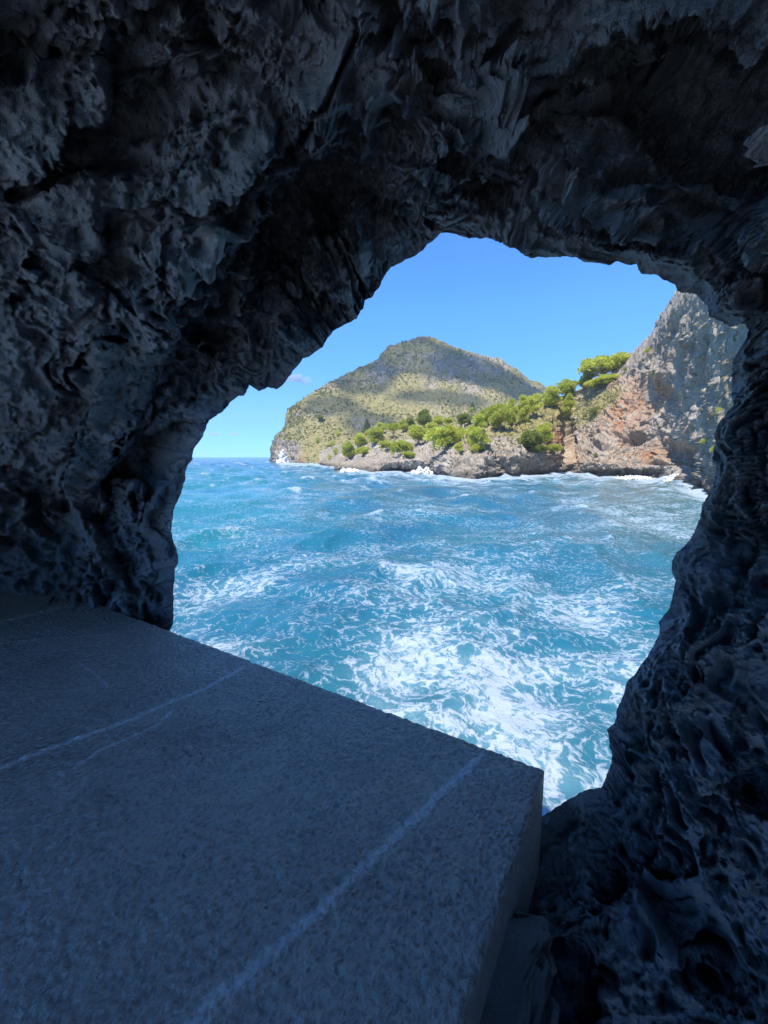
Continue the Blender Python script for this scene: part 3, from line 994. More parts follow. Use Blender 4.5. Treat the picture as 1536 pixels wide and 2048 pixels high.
def build_hill():
    cols = np.concatenate([np.linspace(541, 600, 90)[:-1], np.linspace(600, 1110, 420)[:-1], np.linspace(1110, 1300, 40)])
    shoreY = [(541, 600), (546, 545), (552, 520), (600, 470), (640, 440), (700, 430), (1000, 430), (1300, 440)]
    top1 = [(541, 926, 605), (546, 905, 560), (549, 888, 548), (560, 880, 535), (575, 885, 510), (600, 893, 488), (640, 900, 462), (700, 895, 460), (760, 890, 460), (1000, 880, 465), (1300, 880, 480)]
    mid = [(541, 925, 615), (546, 900, 575), (549, 884, 565), (560, 873, 560), (575, 860, 545), (600, 856, 530), (640, 850, 520), (700, 838, 525), (800, 825, 535), (900, 820, 545), (1000, 830, 550), (1100, 845, 560), (1300, 880, 580)]
    upp = [(541, 925, 625), (546, 898, 590), (549, 882, 578), (560, 871, 575), (573, 856, 565), (576, 836, 562), (590, 822, 566), (640, 800, 575), (700, 782, 595), (800, 745, 630), (850, 735, 640), (950, 752, 645), (1050, 790, 650), (1100, 812, 655), (1300, 880, 660)]
    ridge = [(541, 924.5, 640), (546, 895, 610), (549, 880, 595), (560, 868, 595), (572, 856, 585), (573, 838, 582), (581, 818, 582), (592, 810, 590), (615, 792, 598), (640, 776, 606), (660, 765, 615), (690, 750, 630), (730, 732, 650),
             (758, 718, 662), (764, 706, 668), (778, 692, 675), (788, 690, 678), (812, 683, 690), (836, 676, 698), (842, 673, 700), (858, 673, 702), (880, 684, 708), (915, 696, 715), (950, 707, 720), (985, 716, 725), (1005, 719, 728), (1012, 728, 728), (1035, 738, 730), (1050, 752, 732), (1062, 762, 735), (1076, 764, 738), (1100, 781, 742), (1150, 808, 750), (1300, 870, 780)]
    sy = np.interp(cols, [c[0] for c in shoreY], [c[1] for c in shoreY])
    dxy = ray(cols, np.full_like(cols, 925.0)); dxy = dxy[:, :2] / dxy[:, 1:2]
    sh = np.concatenate([dxy * sy[:, None], np.full((len(cols), 1), -0.5)], 1)
    deep = np.concatenate([dxy * (sy - 8)[:, None], np.full((len(cols), 1), -6.)], 1)
    ks = [deep, sh]
    for cv in (top1, mid, upp, ridge):
        v = interp_curve(cv, cols); ks.append(at_y(cols, v[:, 0], v[:, 1]))
    rg = ks[-1]
    ks.append(rg + np.array([0, 1, 0]) * 40 + np.array([0, 0, -1.]) * np.minimum(20, rg[:, 2:3] + 4))
    b = rg + np.array([0, 220, 0]); b[:, 2] = -6
    ks.append(b)
    P = smooth_rows(np.stack(ks), [4, 44, 55, 60, 70, 8, 6])
    n = grid_normals(P).reshape(-1, 3)
    f = P.reshape(-1, 3)
    s = np.sign((n * (CAM - f)).sum(1)); n *= s[:, None]
    px, py = project(f)
    A = f + 6 * np.stack([fbm(f * .03, 3, 1), fbm(f * .03 + 5, 3, 4), fbm(f * .03 + 9, 3, 7)], 1)
    h = 3.4 * fbm(A * .022, 4, 20) + 2.0 * (ridged(A * np.array([.05, .05, .035]), 3, 24) - .8) + 1.3 * (ridged(A * .13, 3, 28) - .8) + .5 * fbm(A * .5, 2, 31)
    lowcliff = sstep(640, 560, px) 
    crag = np.maximum(lowcliff, sstep(800, 740, py))
    F1, F2 = worley(A * np.array([.11, .11, .06]), 2)
    h += (0.6 + 2.2 * crag) * (F2 - F1 - .25)
    h += (0.35 + crag) * (2.6 * facets(A * np.array([.045, .045, .06]), 4) + 1.3 * facets(A * np.array([.13, .13, .17]), 6))
    amt = np.interp(np.repeat(np.arange(P.shape[0]), P.shape[1]), [0, 4, 14, 225, 236, 260], [0.1, .3, 1, .8, .45, .6])
    f += n * (h * amt)[:, None]
    nn = fbm(A * .02, 4, 40); n3 = fbm(A * .07, 4, 44)
    grass = 0.66 + 0.30 * nn - 0.45 * lowcliff * (py > 880) - .12 * crag
    grass += 0.35 * np.exp(-(((px - 640) / 70) ** 2 + ((py - 878) / 18) ** 2)) + .3 * np.exp(-(((px - 760) / 90) ** 2 + ((py - 810) / 22) ** 2))
    scrub = 0.22 + 0.3 * n3 - .3 * sstep(880, 905, py)
    rust = 0.9 * np.exp(-((px - 611) / 16) ** 2) * sstep(905, 912, py) + .15 * (n3 > .2)
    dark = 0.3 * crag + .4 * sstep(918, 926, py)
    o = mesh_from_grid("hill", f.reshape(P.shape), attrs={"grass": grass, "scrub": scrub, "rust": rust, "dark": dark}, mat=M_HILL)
    tag(o, kind="structure")
    return o, f.copy(), P.shape


def build_headland():
    cols = np.concatenate([np.linspace(640, 1135, 480)[:-1], np.linspace(1135, 1480, 400)[:-1], np.linspace(1480, 3000, 120)])
    shp = np.array(SHORE + [(1700, 1260), (2200, 1450), (3000, 1600)], float)
    sp = np.interp(cols, shp[:, 0], shp[:, 1])
    sh = at_z(cols, sp, -0.3)
    d0 = unit((sh - CAM) * np.array([1, 1, 0]))
    deep = sh - d0 * 5; deep[:, 2] = -5
    shelf = [(640, 926, 372), (680, 927, 302), (720, 926, 258), (760, 925, 222), (800, 922, 214), (860, 920, 196), (905, 915, 166), (950, 912, 160), (1000, 912, 164), (1050, 912, 176), (1090, 908, 184), (1115, 912, 198), (1132, 920, 206), (1150, 922, 186), (1200, 927, 170), (1250, 928, 163), (1300, 930, 158), (1350, 934, 139), (1400, 940, 108), (1440, 950, 81), (1480, 975, 61), (1540, 1010, 46), (1700, 1100, 30), (3000, 1400, 14)]
    mid = [(640, 915, 392), (700, 908, 320), (760, 900, 262), (800, 893, 246), (860, 888, 228), (900, 880, 202), (950, 878, 188), (1000, 872, 190), (1050, 865, 200), (1090, 860, 206), (1115, 868, 222), (1133, 872, 236), (1152, 862, 214), (1200, 885, 182), (1250, 892, 172), (1300, 890, 166), (1350, 890, 147), (1400, 880, 113), (1440, 870, 87), (1480, 860, 68), (1540, 850, 52), (1700, 850, 34), (3000, 1000, 15)]
    mid2 = [(640, 908, 410), (700, 896, 345), (760, 880, 292), (800, 875, 276), (860, 866, 262), (900, 864, 240), (950, 857, 226), (1000, 852, 222), (1050, 838, 226), (1090, 832, 230), (1115, 826, 238), (1133, 832, 248), (1155, 822, 236), (1200, 825, 202), (1250, 815, 182), (1300, 810, 168), (1350, 790, 146), (1400, 770, 114), (1440, 750, 90), (1480, 730, 71), (1540, 700, 56), (1700, 650, 38), (3000, 700, 16)]
    upp = [(640, 904, 425), (700, 887, 365), (760, 869, 318), (850, 854, 296), (900, 856, 276), (950, 848, 264), (1000, 842, 255), (1050, 824, 252), (1100, 806, 252), (1135, 800, 256), (1160, 790, 252), (1200, 775, 232), (1240, 760, 212), (1260, 752, 200), (1290, 738, 182), (1320, 715, 166), (1350, 690, 148), (1370, 670, 132), (1400, 650, 116), (1440, 620, 93), (1480, 590, 75), (1540, 550, 60), (1700, 470, 42), (3000, 400, 18)]
    ridge = [(640, 902, 435), (700, 882, 380), (760, 864, 332), (850, 849, 312), (900, 852, 298), (960, 846, 286), (1000, 839, 276), (1060, 817, 268), (1100, 800, 266), (1135, 790, 266), (1160, 778, 262), (1200, 761, 248), (1236, 742, 230), (1260, 724, 214), (1290, 703, 196), (1302, 690, 187), (1312, 672, 176), (1325, 650, 165), (1342, 622, 152), (1358, 600, 142), (1372, 586, 134), (1400, 556, 119), (1440, 515, 96), (1480, 470, 78), (1540, 410, 63), (1700, 300, 45), (3000, 100, 20)]
    ks = [deep, sh]
    for cv in (shelf, mid, mid2, upp, ridge):
        v = interp_curve(cv, cols); ks.append(at_y(cols, v[:, 0], v[:, 1]))
    rg = ks[-1]
    back = unit((rg - CAM) * np.array([1, 1, 0]))
    steepc = sstep(1150, 1300, cols)[:, None]
    ks.append(rg + back * (14 + 10 * steepc) + np.array([0, 0, 1.]) * (-5 + 14 * steepc))
    b = rg + back * (70 + 60 * steepc); b[:, 2] = np.where(cols < 1180, -3, rg[:, 2] * .6)
    ks.append(b)
    P = smooth_rows(np.stack(ks), [3, 40, 55, 55, 55, 34, 8, 5])
    nrow = P.shape[0]
    n = grid_normals(P).reshape(-1, 3)
    f = P.reshape(-1, 3)
    s = np.sign((n * (CAM - f)).sum(1)); n *= s[:, None]
    px, py = project(f)
    wv = np.stack([fbm(f * .08, 3, 1), fbm(f * .08 + 5, 3, 4), fbm(f * .08 + 9, 3, 7)], 1)
    A = f + 3 * wv
    cliff = sstep(1140, 1230, px + .35 * (py - 850))
    Rz = np.array([[.82, 0, .57], [0, 1, 0], [-.57, 0, .82]])
    S = A @ Rz
    h = 1.6 * fbm(A * .05, 3, 20) + 1.2 * (ridged(S * np.array([.10, .10, .24]), 3, 24) - .8) + .8 * (ridged(S * np.array([.33, .33, .6]), 3, 28) - .8) + .35 * fbm(A * 1.2, 3, 31)
    F1, F2 = worley(S * np.array([.16, .16, .32]), 2)
    h += 1.6 * (np.minimum(F2 - F1, .5) - .22)
    F1, F2 = worley(S * np.array([.45, .45, .75]), 5)
    h += .55 * (np.minimum(F2 - F1, .5) - .22)
    # vertical fluting on the cliff
    h += cliff * (2.2 * (ridged(A * np.array([.10, .10, .03]), 3, 35) - .8) + 1.9 * facets(S * np.array([.05, .05, .07]), 9) + .7 * facets(S * np.array([.16, .16, .26]), 3))
    h += (1 - cliff) * (1.5 * facets(S * np.array([.12, .12, .2]), 5) + .8 * facets(S * np.array([.3, .3, .5]), 8))
    # hollows
    for cx, cy, rx, ry, dep in [(1203, 893, 16, 9, 5), (1262, 880, 34, 14, 5), (1350, 905, 32, 16, 7), (1250, 945, 70, 8, 2.5), (1360, 935, 35, 12, 4),
                                (1135, 885, 10, 34, 8), (1300, 800, 45, 40, 3.0), (1237, 905, 14, 7, 3), (1145, 925, 10, 22, 5), (1322, 925, 40, 5, 2)]:
        h -= 1.8 * dep * np.exp(-(((px + 5 * wv[:, 0] - cx) / rx) ** 2 + ((py + 5 * wv[:, 1] - cy) / ry) ** 2) ** 1.4)
    rowi = np.repeat(np.arange(nrow), P.shape[1])
    amt = np.interp(rowi, [0, 3, 10, 205, 241, 255], [.3, .4, 1, .8, .35, .6])
    amt = amt * np.interp(px, [640, 760, 900, 1400, 1500], [1.0, 1.0, 1.0, .85, .6])
    f += n * (h * amt)[:, None]
    n1 = fbm(A * .09, 4, 40); n2 = fbm(A * .3, 3, 44)
    band = np.interp(px, [640, 700, 760, 860, 905, 1000, 1100, 1135], [912, 905, 905, 895, 890, 890, 880, 870])
    grass = 0.62 * sstep(0, -25, py - band + 14 * n1) * (1 - cliff) + .18 * n1 * (1 - cliff)
    slope = np.exp(-(((px - 1190) / 60) ** 2 + ((py - 815 + (px - 1190) * .6) / 30) ** 2))
    grass = np.maximum(grass, 1.05 * slope + .2 * n1)
    grass += .5 * np.exp(-(((px - 1060) / 60) ** 2 + ((py - 838 + (px - 1060) * .35) / 14) ** 2))
    grass += cliff * (.18 * n2 + .25 * sstep(1330, 1440, px) * n1)
    scrub = 0.10 + .25 * n2 + .1 * (1 - cliff) - .25 * sstep(915, 935, py) + .25 * cliff * sstep(1320, 1420, px) * (n1 > 0)
    rust = .9 * np.exp(-(((px - 1112) / 22) ** 2 + ((py - 880) / 40) ** 2)) + .85 * np.exp(-(((px - 1245 + (py - 800) * .3) / 48) ** 2 + ((py - 815) / 55) ** 2))
    rust += .9 * np.exp(-(((px - 1312) / 14) ** 2 + ((py - 775) / 26) ** 2)) + .6 * np.exp(-(((px - 1290) / 60) ** 2 + ((py - 915) / 16) ** 2)) + .6 * np.exp(-(((px - 1150) / 14) ** 2 + ((py - 920) / 24) ** 2))
    rust += .35 * cliff * sstep(.1, .6, n1)
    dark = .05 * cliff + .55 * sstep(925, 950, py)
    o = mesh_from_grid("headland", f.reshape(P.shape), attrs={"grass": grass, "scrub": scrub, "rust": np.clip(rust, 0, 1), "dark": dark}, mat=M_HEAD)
    tag(o, kind="structure")
    return o, f.copy(), P.shape


hill, hillV, hillS = build_hill()
headland, headV, headS = build_headland()

# lookup of ground points by picture position
_hp = project(headV); _lp = project(hillV)
_hrow = np.repeat(np.arange(headS[0]), headS[1]); _lrow = np.repeat(np.arange(hillS[0]), hillS[1])


def ground(px, py, which="head"):
    V, (x, y), row, rmax = (headV, _hp, _hrow, 243) if which == "head" else (hillV, _lp, _lrow, 234)
    d = (x - px) ** 2 + (y - py) ** 2 + np.where((row > rmax) | (row < 3), 1e6, 0)
    i = np.argsort(d)[:6]
    return V[i[np.argmin(V[i, 1])]]


# ------------------------------------------------------------------ trees and shrubs
def tube(pts, rads, sides=6):
    pts = np.array(pts, float)
    V = []; Q = []
    for i, (p, r) in enumerate(zip(pts, rads)):
        d = unit(pts[min(i + 1, len(pts) - 1)] - pts[max(i - 1, 0)])
        a = unit(np.cross(d, [0.31, 0.95, 0.05])); b = np.cross(d, a)
        for k in range(sides):
            an = 2 * math.pi * k / sides
            V.append(p + r * (math.cos(an) * a + math.sin(an) * b))
        if i:
            for k in range(sides):
                o = (i - 1) * sides; k2 = (k + 1) % sides
                Q.append((o + k, o + k2, o + sides + k2, o + sides + k))
    return V, Q


def make_tree_mesh(kind, seed):
    """unit tree: crown about 1 wide, total height set by kind; returns (crown mesh, trunk mesh, height)"""
    rng = np.random.RandomState(seed)
    clumps = []
    if kind == "umbrella":
        H = 0.62
        for i in range(26):
            a = rng.rand() * 6.283; rr = 0.40 * math.sqrt(rng.rand())
            clumps.append((rr * math.cos(a), rr * math.sin(a), H - 0.10 - 0.22 * (rr / .4) ** 2 * rng.rand() + .03 * rng.randn(), .10 + .06 * rng.rand(), .055 + .03 * rng.rand()))
    elif kind == "round":
        H = 0.9
        for i in range(34):
            u = rng.normal(size=3); u /= np.linalg.norm(u)
            rr = .34 * rng.rand() ** .4
            clumps.append((u[0] * rr, u[1] * rr, .50 + u[2] * rr * 1.0, .10 + .07 * rng.rand(), .075 + .05 * rng.rand()))
    elif kind == "tall":
        H = 1.3
        for i in range(40):
            z = rng.rand(); a = rng.rand() * 6.283
            rr = (.42 * (1 - z) ** .6 * (0.4 + .6 * min(1, z * 5))) * rng.rand() ** .5
            clumps.append((rr * math.cos(a), rr * math.sin(a), .16 + z * 1.08, .11 + .06 * rng.rand(), .08 + .04 * rng.rand()))
    elif kind == "wide":
        H = 0.66
        for i in range(36):
            a = rng.rand() * 6.283; rr = .40 * rng.rand() ** .5
            clumps.append((rr * math.cos(a), rr * math.sin(a), .12 + (.44 - .6 * rr * rr) * rng.rand() ** .6, .09 + .07 * rng.rand(), .06 + .045 * rng.rand()))
    else:  # shrub
        H = 0.7
        for i in range(12):
            u = rng.normal(size=3); u /= np.linalg.norm(u)
            clumps.append((u[0] * .28, u[1] * .28, .30 + u[2] * .2, .14 + .07 * rng.rand(), .11 + .06 * rng.rand()))
    V = []; Q = []
    per = 250 if kind != "shrub" else 150
    for cx, cy, cz, rx, rz in clumps:
        for j in range(per):
            u = rng.normal(size=3); u /= np.linalg.norm(u)
            if u[2] < -.35 and rng.rand() < .6: u[2] = -u[2]
            m = rng.rand() ** .3
            p = np.array([cx + u[0] * rx * m, cy + u[1] * rx * m, cz + u[2] * rz * m])
            out = unit(u + .5 * rng.normal(size=3) + np.array([0, 0, .35]))
            side = unit(np.cross(out, rng.normal(size=3)))
            L = .040 * (.6 + .8 * rng.rand()); W = .0125 * (.6 + .8 * rng.rand())
            i0 = len(V)
            V += [p - side * W, p + side * W, p + side * W * .5 + out * L, p - side * W * .5 + out * L]
            Q.append((i0, i0 + 1, i0 + 2, i0 + 3))
    V = np.array(V)
    base = V[:, 2].min()
    tb_V, tb_Q = [], []
    def add(pts, rads):
        v, q = tube(pts, rads)
        o = len(tb_V); tb_V.extend(v); tb_Q.extend([tuple(i + o for i in qq) for qq in q])
    lean = rng.normal(size=2) * .05
    mid = np.array([lean[0], lean[1], H * .55])
    add([(0, 0, -.25), (lean[0] * .3, lean[1] * .3, H * .2), mid, (lean[0] * 1.5, lean[1] * 1.2, H * .85)], [.035, .028, .02, .008])
    for c in clumps[::3]:
        st = np.array([lean[0] * .6, lean[1] * .6, H * (.2 + .3 * rng.rand())])
        e = np.array(c[:3]); add([st, (st + e) / 2 + np.array([0, 0, -.02]), e], [.014, .009, .004])
    return (V, np.array(Q)), (np.array(tb_V), np.array(tb_Q)), H


TREE_LIB = {}


def tree_lib(kind, var, matname):
    key = (kind, var, matname)
    if key not in TREE_LIB:
        (V, Q), (TV, TQ), H = make_tree_mesh(kind, 100 + var * 17 + len(kind))
        c = mesh_from_arrays("crown", V, Q, mat=M_PINE if matname == "pine" else M_DARKPINE, smooth=False)
        t = mesh_from_arrays("trunk", TV, TQ, mat=M_BARK)
        cm, tm = c.data, t.data
        bpy.data.objects.remove(c); bpy.data.objects.remove(t)
        TREE_LIB[key] = (cm, tm, H)
    return TREE_LIB[key]


def plant(name, kind, px, cy, wpx, hpx, label, cat, group, where="head", mat="pine", var=None, rng=random.Random(5)):
    """px, cy: crown centre in the photo; wpx, hpx: crown size there"""
    base = ground(px, cy + hpx * 0.5, where)
    Y = base[1]
    d = ray(px, cy)
    w = wpx / F_PX * Y * 1.25
    var = rng.randrange(3) if var is None else var
    cm, tm, H = tree_lib(kind, var, mat)
    root = bpy.data.objects.new(name, None)
    scene.collection.objects.link(root)
    root.empty_display_size = 0.5
    root.location = Vector(base) - Vector((0, 0, 0.10 * hpx / F_PX * Y))
    root.rotation_euler = (0, 0, rng.random() * 6.28)
    hz = hpx / F_PX * Y * 1.3 / H
    root.scale = (w, w, max(hz, w * .45))
    for nm, me in (("crown", cm), ("trunk", tm)):
        o = bpy.data.objects.new(nm, me)
        scene.collection.objects.link(o)
        o.parent = root
    tag(root, label, cat, group)
    return root


T = [  # name, kind, px, cy, w, h, mat, label
    ("pine_tree", "umbrella", 1204, 744, 84, 40, "pine", "broad umbrella-shaped pine standing highest on the skyline beside the right cliff"),
    ("pine_tree", "round", 1172, 763, 36, 28, "pine", "rounded pine tucked under the left side of the big umbrella pine"),
    ("pine_tree", "wide", 1208, 766, 58, 20, "pine", "low spreading pine directly under the big umbrella pine on the ridge"),
    ("pine_tree", "round", 1131, 782, 44, 34, "pine", "round pine on the skyline just left of the umbrella pine"),
    ("pine_tree", "round", 1102, 798, 40, 36, "pine", "bushy pine on the ridge line where the distant hill dips behind it"),
    ("pine_tree", "tall", 1133, 818, 28, 38, "pine", "upright pine on the grassy slope above the reddish ravine"),
    ("pine_tree", "round", 1068, 812, 42, 36, "pine", "full pine in the middle of the ridge row above the grass slope"),
    ("pine_tree", "tall", 1044, 822, 32, 40, "pine", "taller pine in the ridge row, second from the row's lower left"),
    ("pine_tree", "tall", 1022, 827, 28, 38, "pine", "narrow pine squeezed between two fuller pines of the ridge row"),
    ("pine_tree", "round", 999, 838, 46, 46, "pine", "dense pine at the lower left of the ridge row above bare rock"),
    ("pine_tree", "round", 974, 838, 28, 32, "pine", "smaller pine ending the ridge row on its left"),
    ("pine_tree", "tall", 955, 872, 44, 58, "pine", "tall dense pine standing alone in front of the pale rocks at the centre"),
    ("pine_tree", "wide", 890, 880, 70, 46, "pine", "widest pine on the low rocks above the breaking wave"),
    ("pine_tree", "round", 919, 897, 20, 20, "pine", "small pine at the right foot of the widest shore pine"),
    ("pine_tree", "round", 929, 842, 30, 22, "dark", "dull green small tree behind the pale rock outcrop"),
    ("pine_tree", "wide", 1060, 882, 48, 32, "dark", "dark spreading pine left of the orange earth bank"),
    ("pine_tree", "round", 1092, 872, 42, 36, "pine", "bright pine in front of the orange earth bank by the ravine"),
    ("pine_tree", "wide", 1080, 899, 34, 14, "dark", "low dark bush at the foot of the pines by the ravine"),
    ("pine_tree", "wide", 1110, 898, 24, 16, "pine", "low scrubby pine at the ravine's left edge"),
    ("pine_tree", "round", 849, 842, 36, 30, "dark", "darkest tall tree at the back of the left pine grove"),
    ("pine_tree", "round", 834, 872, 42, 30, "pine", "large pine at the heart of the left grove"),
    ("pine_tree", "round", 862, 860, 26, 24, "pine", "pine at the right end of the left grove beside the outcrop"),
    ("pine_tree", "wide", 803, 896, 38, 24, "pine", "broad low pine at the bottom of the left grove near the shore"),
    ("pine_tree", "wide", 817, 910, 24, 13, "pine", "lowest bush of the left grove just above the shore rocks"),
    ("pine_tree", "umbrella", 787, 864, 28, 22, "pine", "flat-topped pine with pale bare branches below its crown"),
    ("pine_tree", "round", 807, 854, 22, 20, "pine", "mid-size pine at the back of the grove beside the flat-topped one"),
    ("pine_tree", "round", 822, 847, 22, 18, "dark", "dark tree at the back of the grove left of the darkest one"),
    ("pine_tree", "round", 877, 842, 26, 17, "pine", "small pine on top of the pale outcrop's left shoulder"),
    ("pine_tree", "round", 898, 836, 20, 13, "pine", "tiny pine on the crest of the pale outcrop"),
    ("pine_tree", "round", 748, 874, 36, 30, "pine", "full pine at the left part of the grove"),
    ("pine_tree", "round", 760, 860, 24, 20, "pine", "pine behind the full one at the grove's upper left"),
    ("pine_tree", "round", 720, 882, 30, 24, "pine", "pine at the upper left edge of the grove"),
    ("pine_tree", "round", 698, 903, 30, 28, "pine", "leftmost large pine of the grove near the water"),
    ("pine_tree", "wide", 728, 904, 26, 17, "pine", "low pine right of the leftmost large pine"),
    ("pine_tree", "wide", 772, 892, 26, 16, "pine", "low pine beside a bare pale rock in the grove"),
    ("shrub", "shrub", 672, 902, 13, 14, "pine", "bright shrub just left of the grove's leftmost pine"),
    ("shrub", "shrub", 659, 914, 10, 9, "pine", "small shrub lowest on the slope left of the grove"),
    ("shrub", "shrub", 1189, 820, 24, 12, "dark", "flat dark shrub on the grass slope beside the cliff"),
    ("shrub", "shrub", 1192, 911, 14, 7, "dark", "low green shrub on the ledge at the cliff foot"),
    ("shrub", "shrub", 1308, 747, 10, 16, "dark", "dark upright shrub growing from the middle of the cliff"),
    ("shrub", "shrub", 1296, 701, 11, 10, "pine", "yellow-green shrub on the cliff skyline"),
    ("shrub", "shrub", 1315, 697, 9, 8, "pine", "small shrub right of the skyline shrub on the cliff"),
    ("shrub", "shrub", 1408, 882, 15, 9, "pine", "green shrub on the right cliff face near the cave edge"),
    ("shrub", "shrub", 1426, 899, 12, 14, "pine", "green shrub half hidden by the dark cave edge"),
    ("shrub", "shrub", 1437, 820, 14, 10, "pine", "bright shrub higher on the cliff close to the cave edge"),
    ("shrub", "shrub", 1250, 738, 12, 8, "dark", "grey-green shrub on the crest right of the umbrella pine"),
]
for (nm, kd, x, y, w, h, mt, lb) in T:
    plant(nm, kd, x, y, w, h, lb, "pine tree" if nm == "pine_tree" else "shrub", "pines on the headland" if nm == "pine_tree" else "shrubs on the rocks", mat=mt)
HT = [("shrub", "shrub", 676, 865, 11, 11, "pine", "solitary round shrub on the hill's sunny lower slope"),
      ("shrub", "shrub", 636, 880, 12, 11, "pine", "shrub nearest the cape on the yellow slope"),
      ("shrub", "shrub", 664, 886, 14, 11, "pine", "shrub on the yellow slope just above the shore cliff"),
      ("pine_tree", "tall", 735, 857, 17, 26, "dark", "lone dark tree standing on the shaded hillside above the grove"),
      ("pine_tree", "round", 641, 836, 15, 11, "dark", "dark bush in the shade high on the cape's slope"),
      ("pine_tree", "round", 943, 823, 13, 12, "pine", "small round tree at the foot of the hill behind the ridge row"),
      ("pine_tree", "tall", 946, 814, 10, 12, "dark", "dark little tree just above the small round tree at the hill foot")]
for (nm, kd, x, y, w, h, mt, lb) in HT:
    plant(nm, kd, x, y, w, h, lb, "pine tree" if nm == "pine_tree" else "shrub", "trees and shrubs on the hill", where="hill", mat=mt)


# scrub scattered over the slopes: nobody could count it
def scatter(name, V, shape, rows, count, size, keep, seed, mat, label):
    rng = np.random.RandomState(seed)
    g = V.reshape(shape)
    ii = rng.randint(rows[0], rows[1], count); jj = rng.randint(1, shape[1] - 2, count)
    P = g[ii, jj]
    px, py = project(P)
    m = keep(px, py, P) > rng.rand(count)
    P = P[m]
    k = 7
    n = len(P)
    dirs = rng.normal(size=(n, k, 3)); dirs[..., 2] = np.abs(dirs[..., 2]) + .2
    dirs = unit(dirs)
    side = unit(np.cross(dirs, rng.normal(size=(n, k, 3))))
    s = (size * (.5 + rng.rand(n, 1, 1)))
    c = P[:, None, :] + dirs * s * .35
    a = c - side * s * .45 - dirs * s * .3; b = c + side * s * .45 - dirs * s * .3; t = c + dirs * s * .6
    VV = np.stack([a, b, t], 2).reshape(-1, 3)
    o = mesh_from_arrays(name, VV, np.arange(len(VV)).reshape(-1, 3), mat=mat, smooth=False)
    tag(o, label, name.replace("_", " "), kind="stuff")
    return o


M_SCRUB = mat_leaf("scrub_leaf", (0.17, 0.175, 0.06), (0.36, 0.33, 0.14))
scatter("hill_scrub", hillV, hillS, (14, 232), 9000, 1.7, lambda x, y, P: .2 + .8 * sstep(900, 870, y) * (fbm(P * .03, 3, 77) > -.1), 1, M_SCRUB, "low grey-green scrub dotted over the distant hill")
scatter("headland_scrub", headV, headS, (50, 236), 26000, 0.55,
        lambda x, y, P: np.where(x < 1140, sstep(915, 885, y) * .8, .08) * (fbm(P * .12, 3, 78) > 0) + .9 * np.exp(-(((x - 1190) / 60) ** 2 + ((y - 815 + (x - 1190) * .6) / 30) ** 2)) * (x < 1330), 2, M_SCRUB,
        "grass tufts and low scrub on the near headland")


# ------------------------------------------------------------------ rock in the surf, spray, clouds
def boulder(name, px, py, wpx, hpx, label, seed):
    b = at_z(np.array(float(px)), np.array(float(py)))
    s = wpx / F_PX * b[1]
    u = np.linspace(0, 2 * math.pi, 40, endpoint=False); v = np.linspace(-1.4, 1.5, 22)
    U, VV = np.meshgrid(u, v)
    D = np.stack([np.cos(VV) * np.cos(U), np.cos(VV) * np.sin(U), np.sin(VV)], -1)
    f = D.reshape(-1, 3)
    r = 1 + .35 * fbm(f * 1.6, 4, seed) + .25 * (ridged(f * 3, 3, seed + 3) - .8)
    P = f * r[:, None] * np.array([s * .5, s * .4, hpx / F_PX * b[1] * .8]) + b + np.array([0, 0, .3])
    o = mesh_from_grid(name, P.reshape(D.shape), wrap=True, attrs={"grass": np.zeros(len(f)), "scrub": np.full(len(f), -1.), "rust": np.zeros(len(f)), "dark": np.full(len(f), .8)}, mat=M_HEAD)
    return tag(o, label, "rock")


boulder("sea_rock", 676, 941, 16, 9, "low brown rock awash in the surf left of the breaking wave", 3)


def spray(name, px, py, wpx, hpx, label, seed, n=1400, shape="plume"):
    rng = np.random.RandomState(seed)
    b = at_z(np.array(float(px)), np.array(float(py)))
    Y = b[1] - 1.0
    W = wpx / F_PX * Y; H = hpx / F_PX * Y
    h = rng.rand(n) ** 1.7
    if shape == "plume":
        jets = rng.rand(5) * .9 - .45; jh = .35 + .65 * rng.rand(5); jh[0] = 1; jets[0] = .05
        j = rng.randint(0, 5, n)
        x = jets[j] * (1 - .3 * h) + rng.normal(size=n) * .17 * (1 - .75 * h)
        z = h * jh[j]
    else:
        x = rng.rand(n) - .5
        crest = .35 + .65 * np.abs(np.sin(x * 9 + seed)) * (.5 + .5 * rng.rand(n))
        z = h * crest * (1 - 1.6 * np.abs(x) ** 1.5)
    P = np.stack([x * W, rng.normal(size=n) * W * .10, z * H - .2], 1) + np.array([b[0], Y, 0])
    s = (0.0035 * Y) * (.5 + rng.rand(n)) * (1.25 - .8 * h)
    V = []; base = np.array([[1, 0, -.5], [-.5, .87, -.5], [-.5, -.87, -.5], [0, 0, 1.]])
    Vv = (P[:, None, :] + base[None] * s[:, None, None] + rng.normal(size=(n, 4, 3)) * s[:, None, None] * .25).reshape(-1, 3)
    F = np.array([[0, 1, 3], [1, 2, 3], [2, 0, 3], [0, 2, 1]])
    Q = (np.arange(n)[:, None, None] * 4 + F[None]).reshape(-1, 3)
    o = mesh_from_arrays(name, Vv, Q, mat=M_FOAM, smooth=True)
    return tag(o, label, "sea spray", "waves breaking on the rocks")


spray("sea_spray", 566, 927, 20, 27, "tall white plume of spray against the cape's cliff", 1)
spray("sea_spray", 700, 944, 34, 10, "white wash breaking beside the low brown rock", 2, 1200, "wash")
spray("sea_spray", 845, 947, 44, 17, "white wave bursting on the rocks left of the pale point", 3, 1500, "wash")
spray("sea_spray", 746, 931, 14, 6, "small white splash caught behind the shore ledge", 4, 500, "wash")
spray("sea_spray", 1345, 963, 60, 17, "white spray running up the foot of the right cliff", 5, 1300, "plume")
spray("sea_spray", 1265, 957, 60, 8, "low white wash under the cliff's dark hollows", 6, 900, "wash")


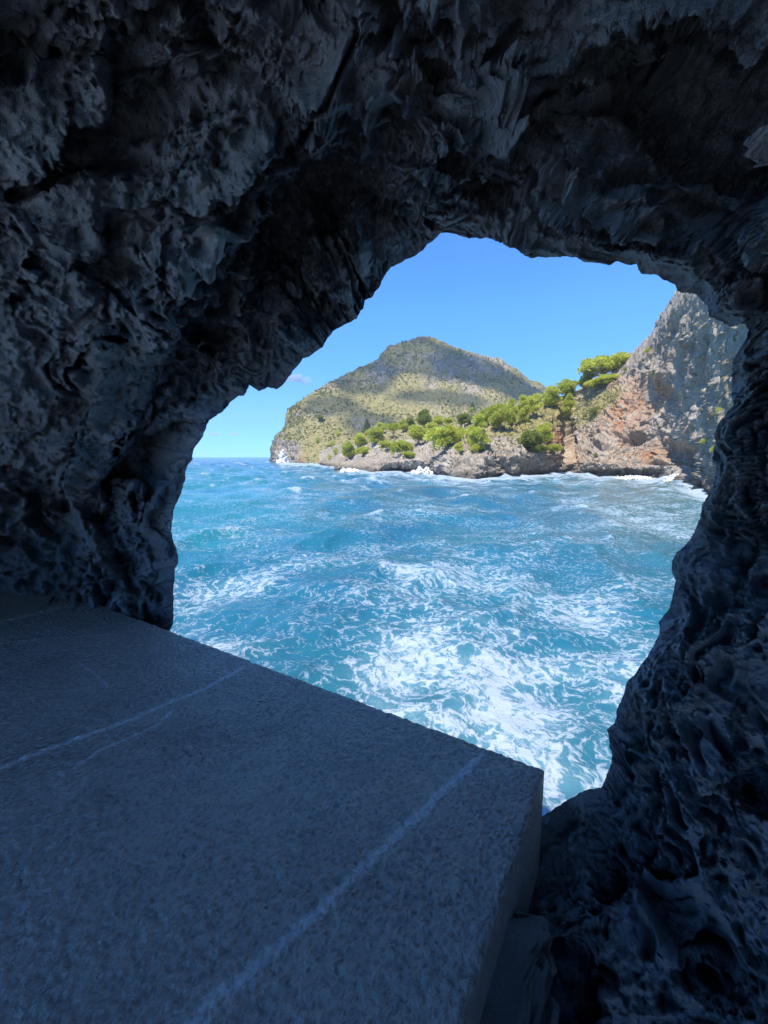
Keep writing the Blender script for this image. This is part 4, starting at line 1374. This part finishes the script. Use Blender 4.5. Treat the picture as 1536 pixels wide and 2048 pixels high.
def cloud(name, center, radii, label, seed, wisps=9):
    rng = np.random.RandomState(seed)
    u = np.linspace(0, 2 * math.pi, 48, endpoint=False); v = np.linspace(-1.5, 1.5, 26)
    U, VV = np.meshgrid(u, v)
    D = np.stack([np.cos(VV) * np.cos(U), np.cos(VV) * np.sin(U), np.sin(VV)], -1)
    f = D.reshape(-1, 3)
    r = 1 + .45 * fbm(f * 1.5 + seed, 4, seed) + .2 * fbm(f * 5, 3, seed + 2)
    P = f * r[:, None] * np.array(radii) + np.array(center)
    return mesh_from_grid(name, P.reshape(D.shape), wrap=True, mat=M_CLOUD)


# a fair-weather cloud high overhead, out of view, shading the top of the hill
ts = np.array(to_sun)
puffs = []
for i, (x, y, rad, t) in enumerate([(850, 715, (85, 60, 26), 560), (985, 750, (70, 60, 24), 600), (730, 762, (48, 40, 18), 520), (660, 812, (36, 30, 14), 500), (735, 846, (30, 34, 12), 520), (880, 790, (60, 22, 14), 560), (1060, 790, (60, 50, 18), 570)]):
    g = ground(x, y, "hill")
    puffs.append(cloud("cloud", g + ts * (t * 4.5), rad, "", i + 3))
big_cloud = bpy.data.objects.new("cloud", None); scene.collection.objects.link(big_cloud)
big_cloud.location = Vector(ground(850, 715, "hill") + ts * 2500)
for o in puffs:
    o.name = "puff"; o.parent = big_cloud; o.location = -big_cloud.location
tag(big_cloud, "broken white cumulus cloud high above the bay that shades the hilltop", "cloud")


def wisp(px, py, dist, wpx, hpx, dens, label, seed):
    m = bpy.data.materials.new("wisp"); m.use_nodes = True
    nt = m.node_tree; nt.nodes.remove(nt.nodes["Principled BSDF"])
    v = nt.nodes.new("ShaderNodeVolumePrincipled")
    v.inputs["Color"].default_value = (1, 1, 1, 1); v.inputs["Density"].default_value = dens
    nt.links.new(v.outputs[0], nt.nodes["Material Output"].inputs["Volume"])
    c = at_y(np.array(float(px)), np.array(float(py)), dist)
    k = dist / F_PX
    o = cloud("cloud", c, (wpx * k * .5, wpx * k * .35, hpx * k * .5), "", seed)
    o.data.materials[0] = m
    tag(o, label, "cloud", "clouds low over the sea")


wisp(590, 757, 6000, 30, 18, 0.010, "small white puff of cloud beside the hanging rock tip", 21)
wisp(612, 762, 6000, 20, 15, 0.008, "fainter cloud puff right of the other one above the hill's left slope", 22)
wisp(428, 868, 9000, 26, 8, 0.005, "thin grey cloud streak low over the sea horizon, nearer the rock", 23)
wisp(466, 868, 9000, 28, 7, 0.004, "thin grey cloud streak low over the sea horizon, nearer the cape", 24)


# ------------------------------------------------------------------ sea haze
def build_haze():
    t = bpy.data.materials.new("haze"); t.use_nodes = True
    nt = t.node_tree
    nt.nodes.remove(nt.nodes["Principled BSDF"])
    v = nt.nodes.new("ShaderNodeVolumePrincipled")
    v.inputs["Color"].default_value = (0.80, 0.89, 1.0, 1)
    v.inputs["Density"].default_value = 0.00017
    v.inputs["Anisotropy"].default_value = 0.0
    nt.links.new(v.outputs[0], nt.nodes["Material Output"].inputs["Volume"])
    x0, x1, y0, y1, z0, z1 = -2700, 2700, -2700, 2700, -16, 262
    V = np.array([(x, y, z) for x in (x0, x1) for y in (y0, y1) for z in (z0, z1)], float)
    Q = np.array([(0, 1, 3, 2), (4, 6, 7, 5), (0, 4, 5, 1), (2, 3, 7, 6), (0, 2, 6, 4), (1, 5, 7, 3)])
    o = mesh_from_arrays("haze", V, Q, mat=t, smooth=False)
    tag(o, kind="stuff")


build_haze()
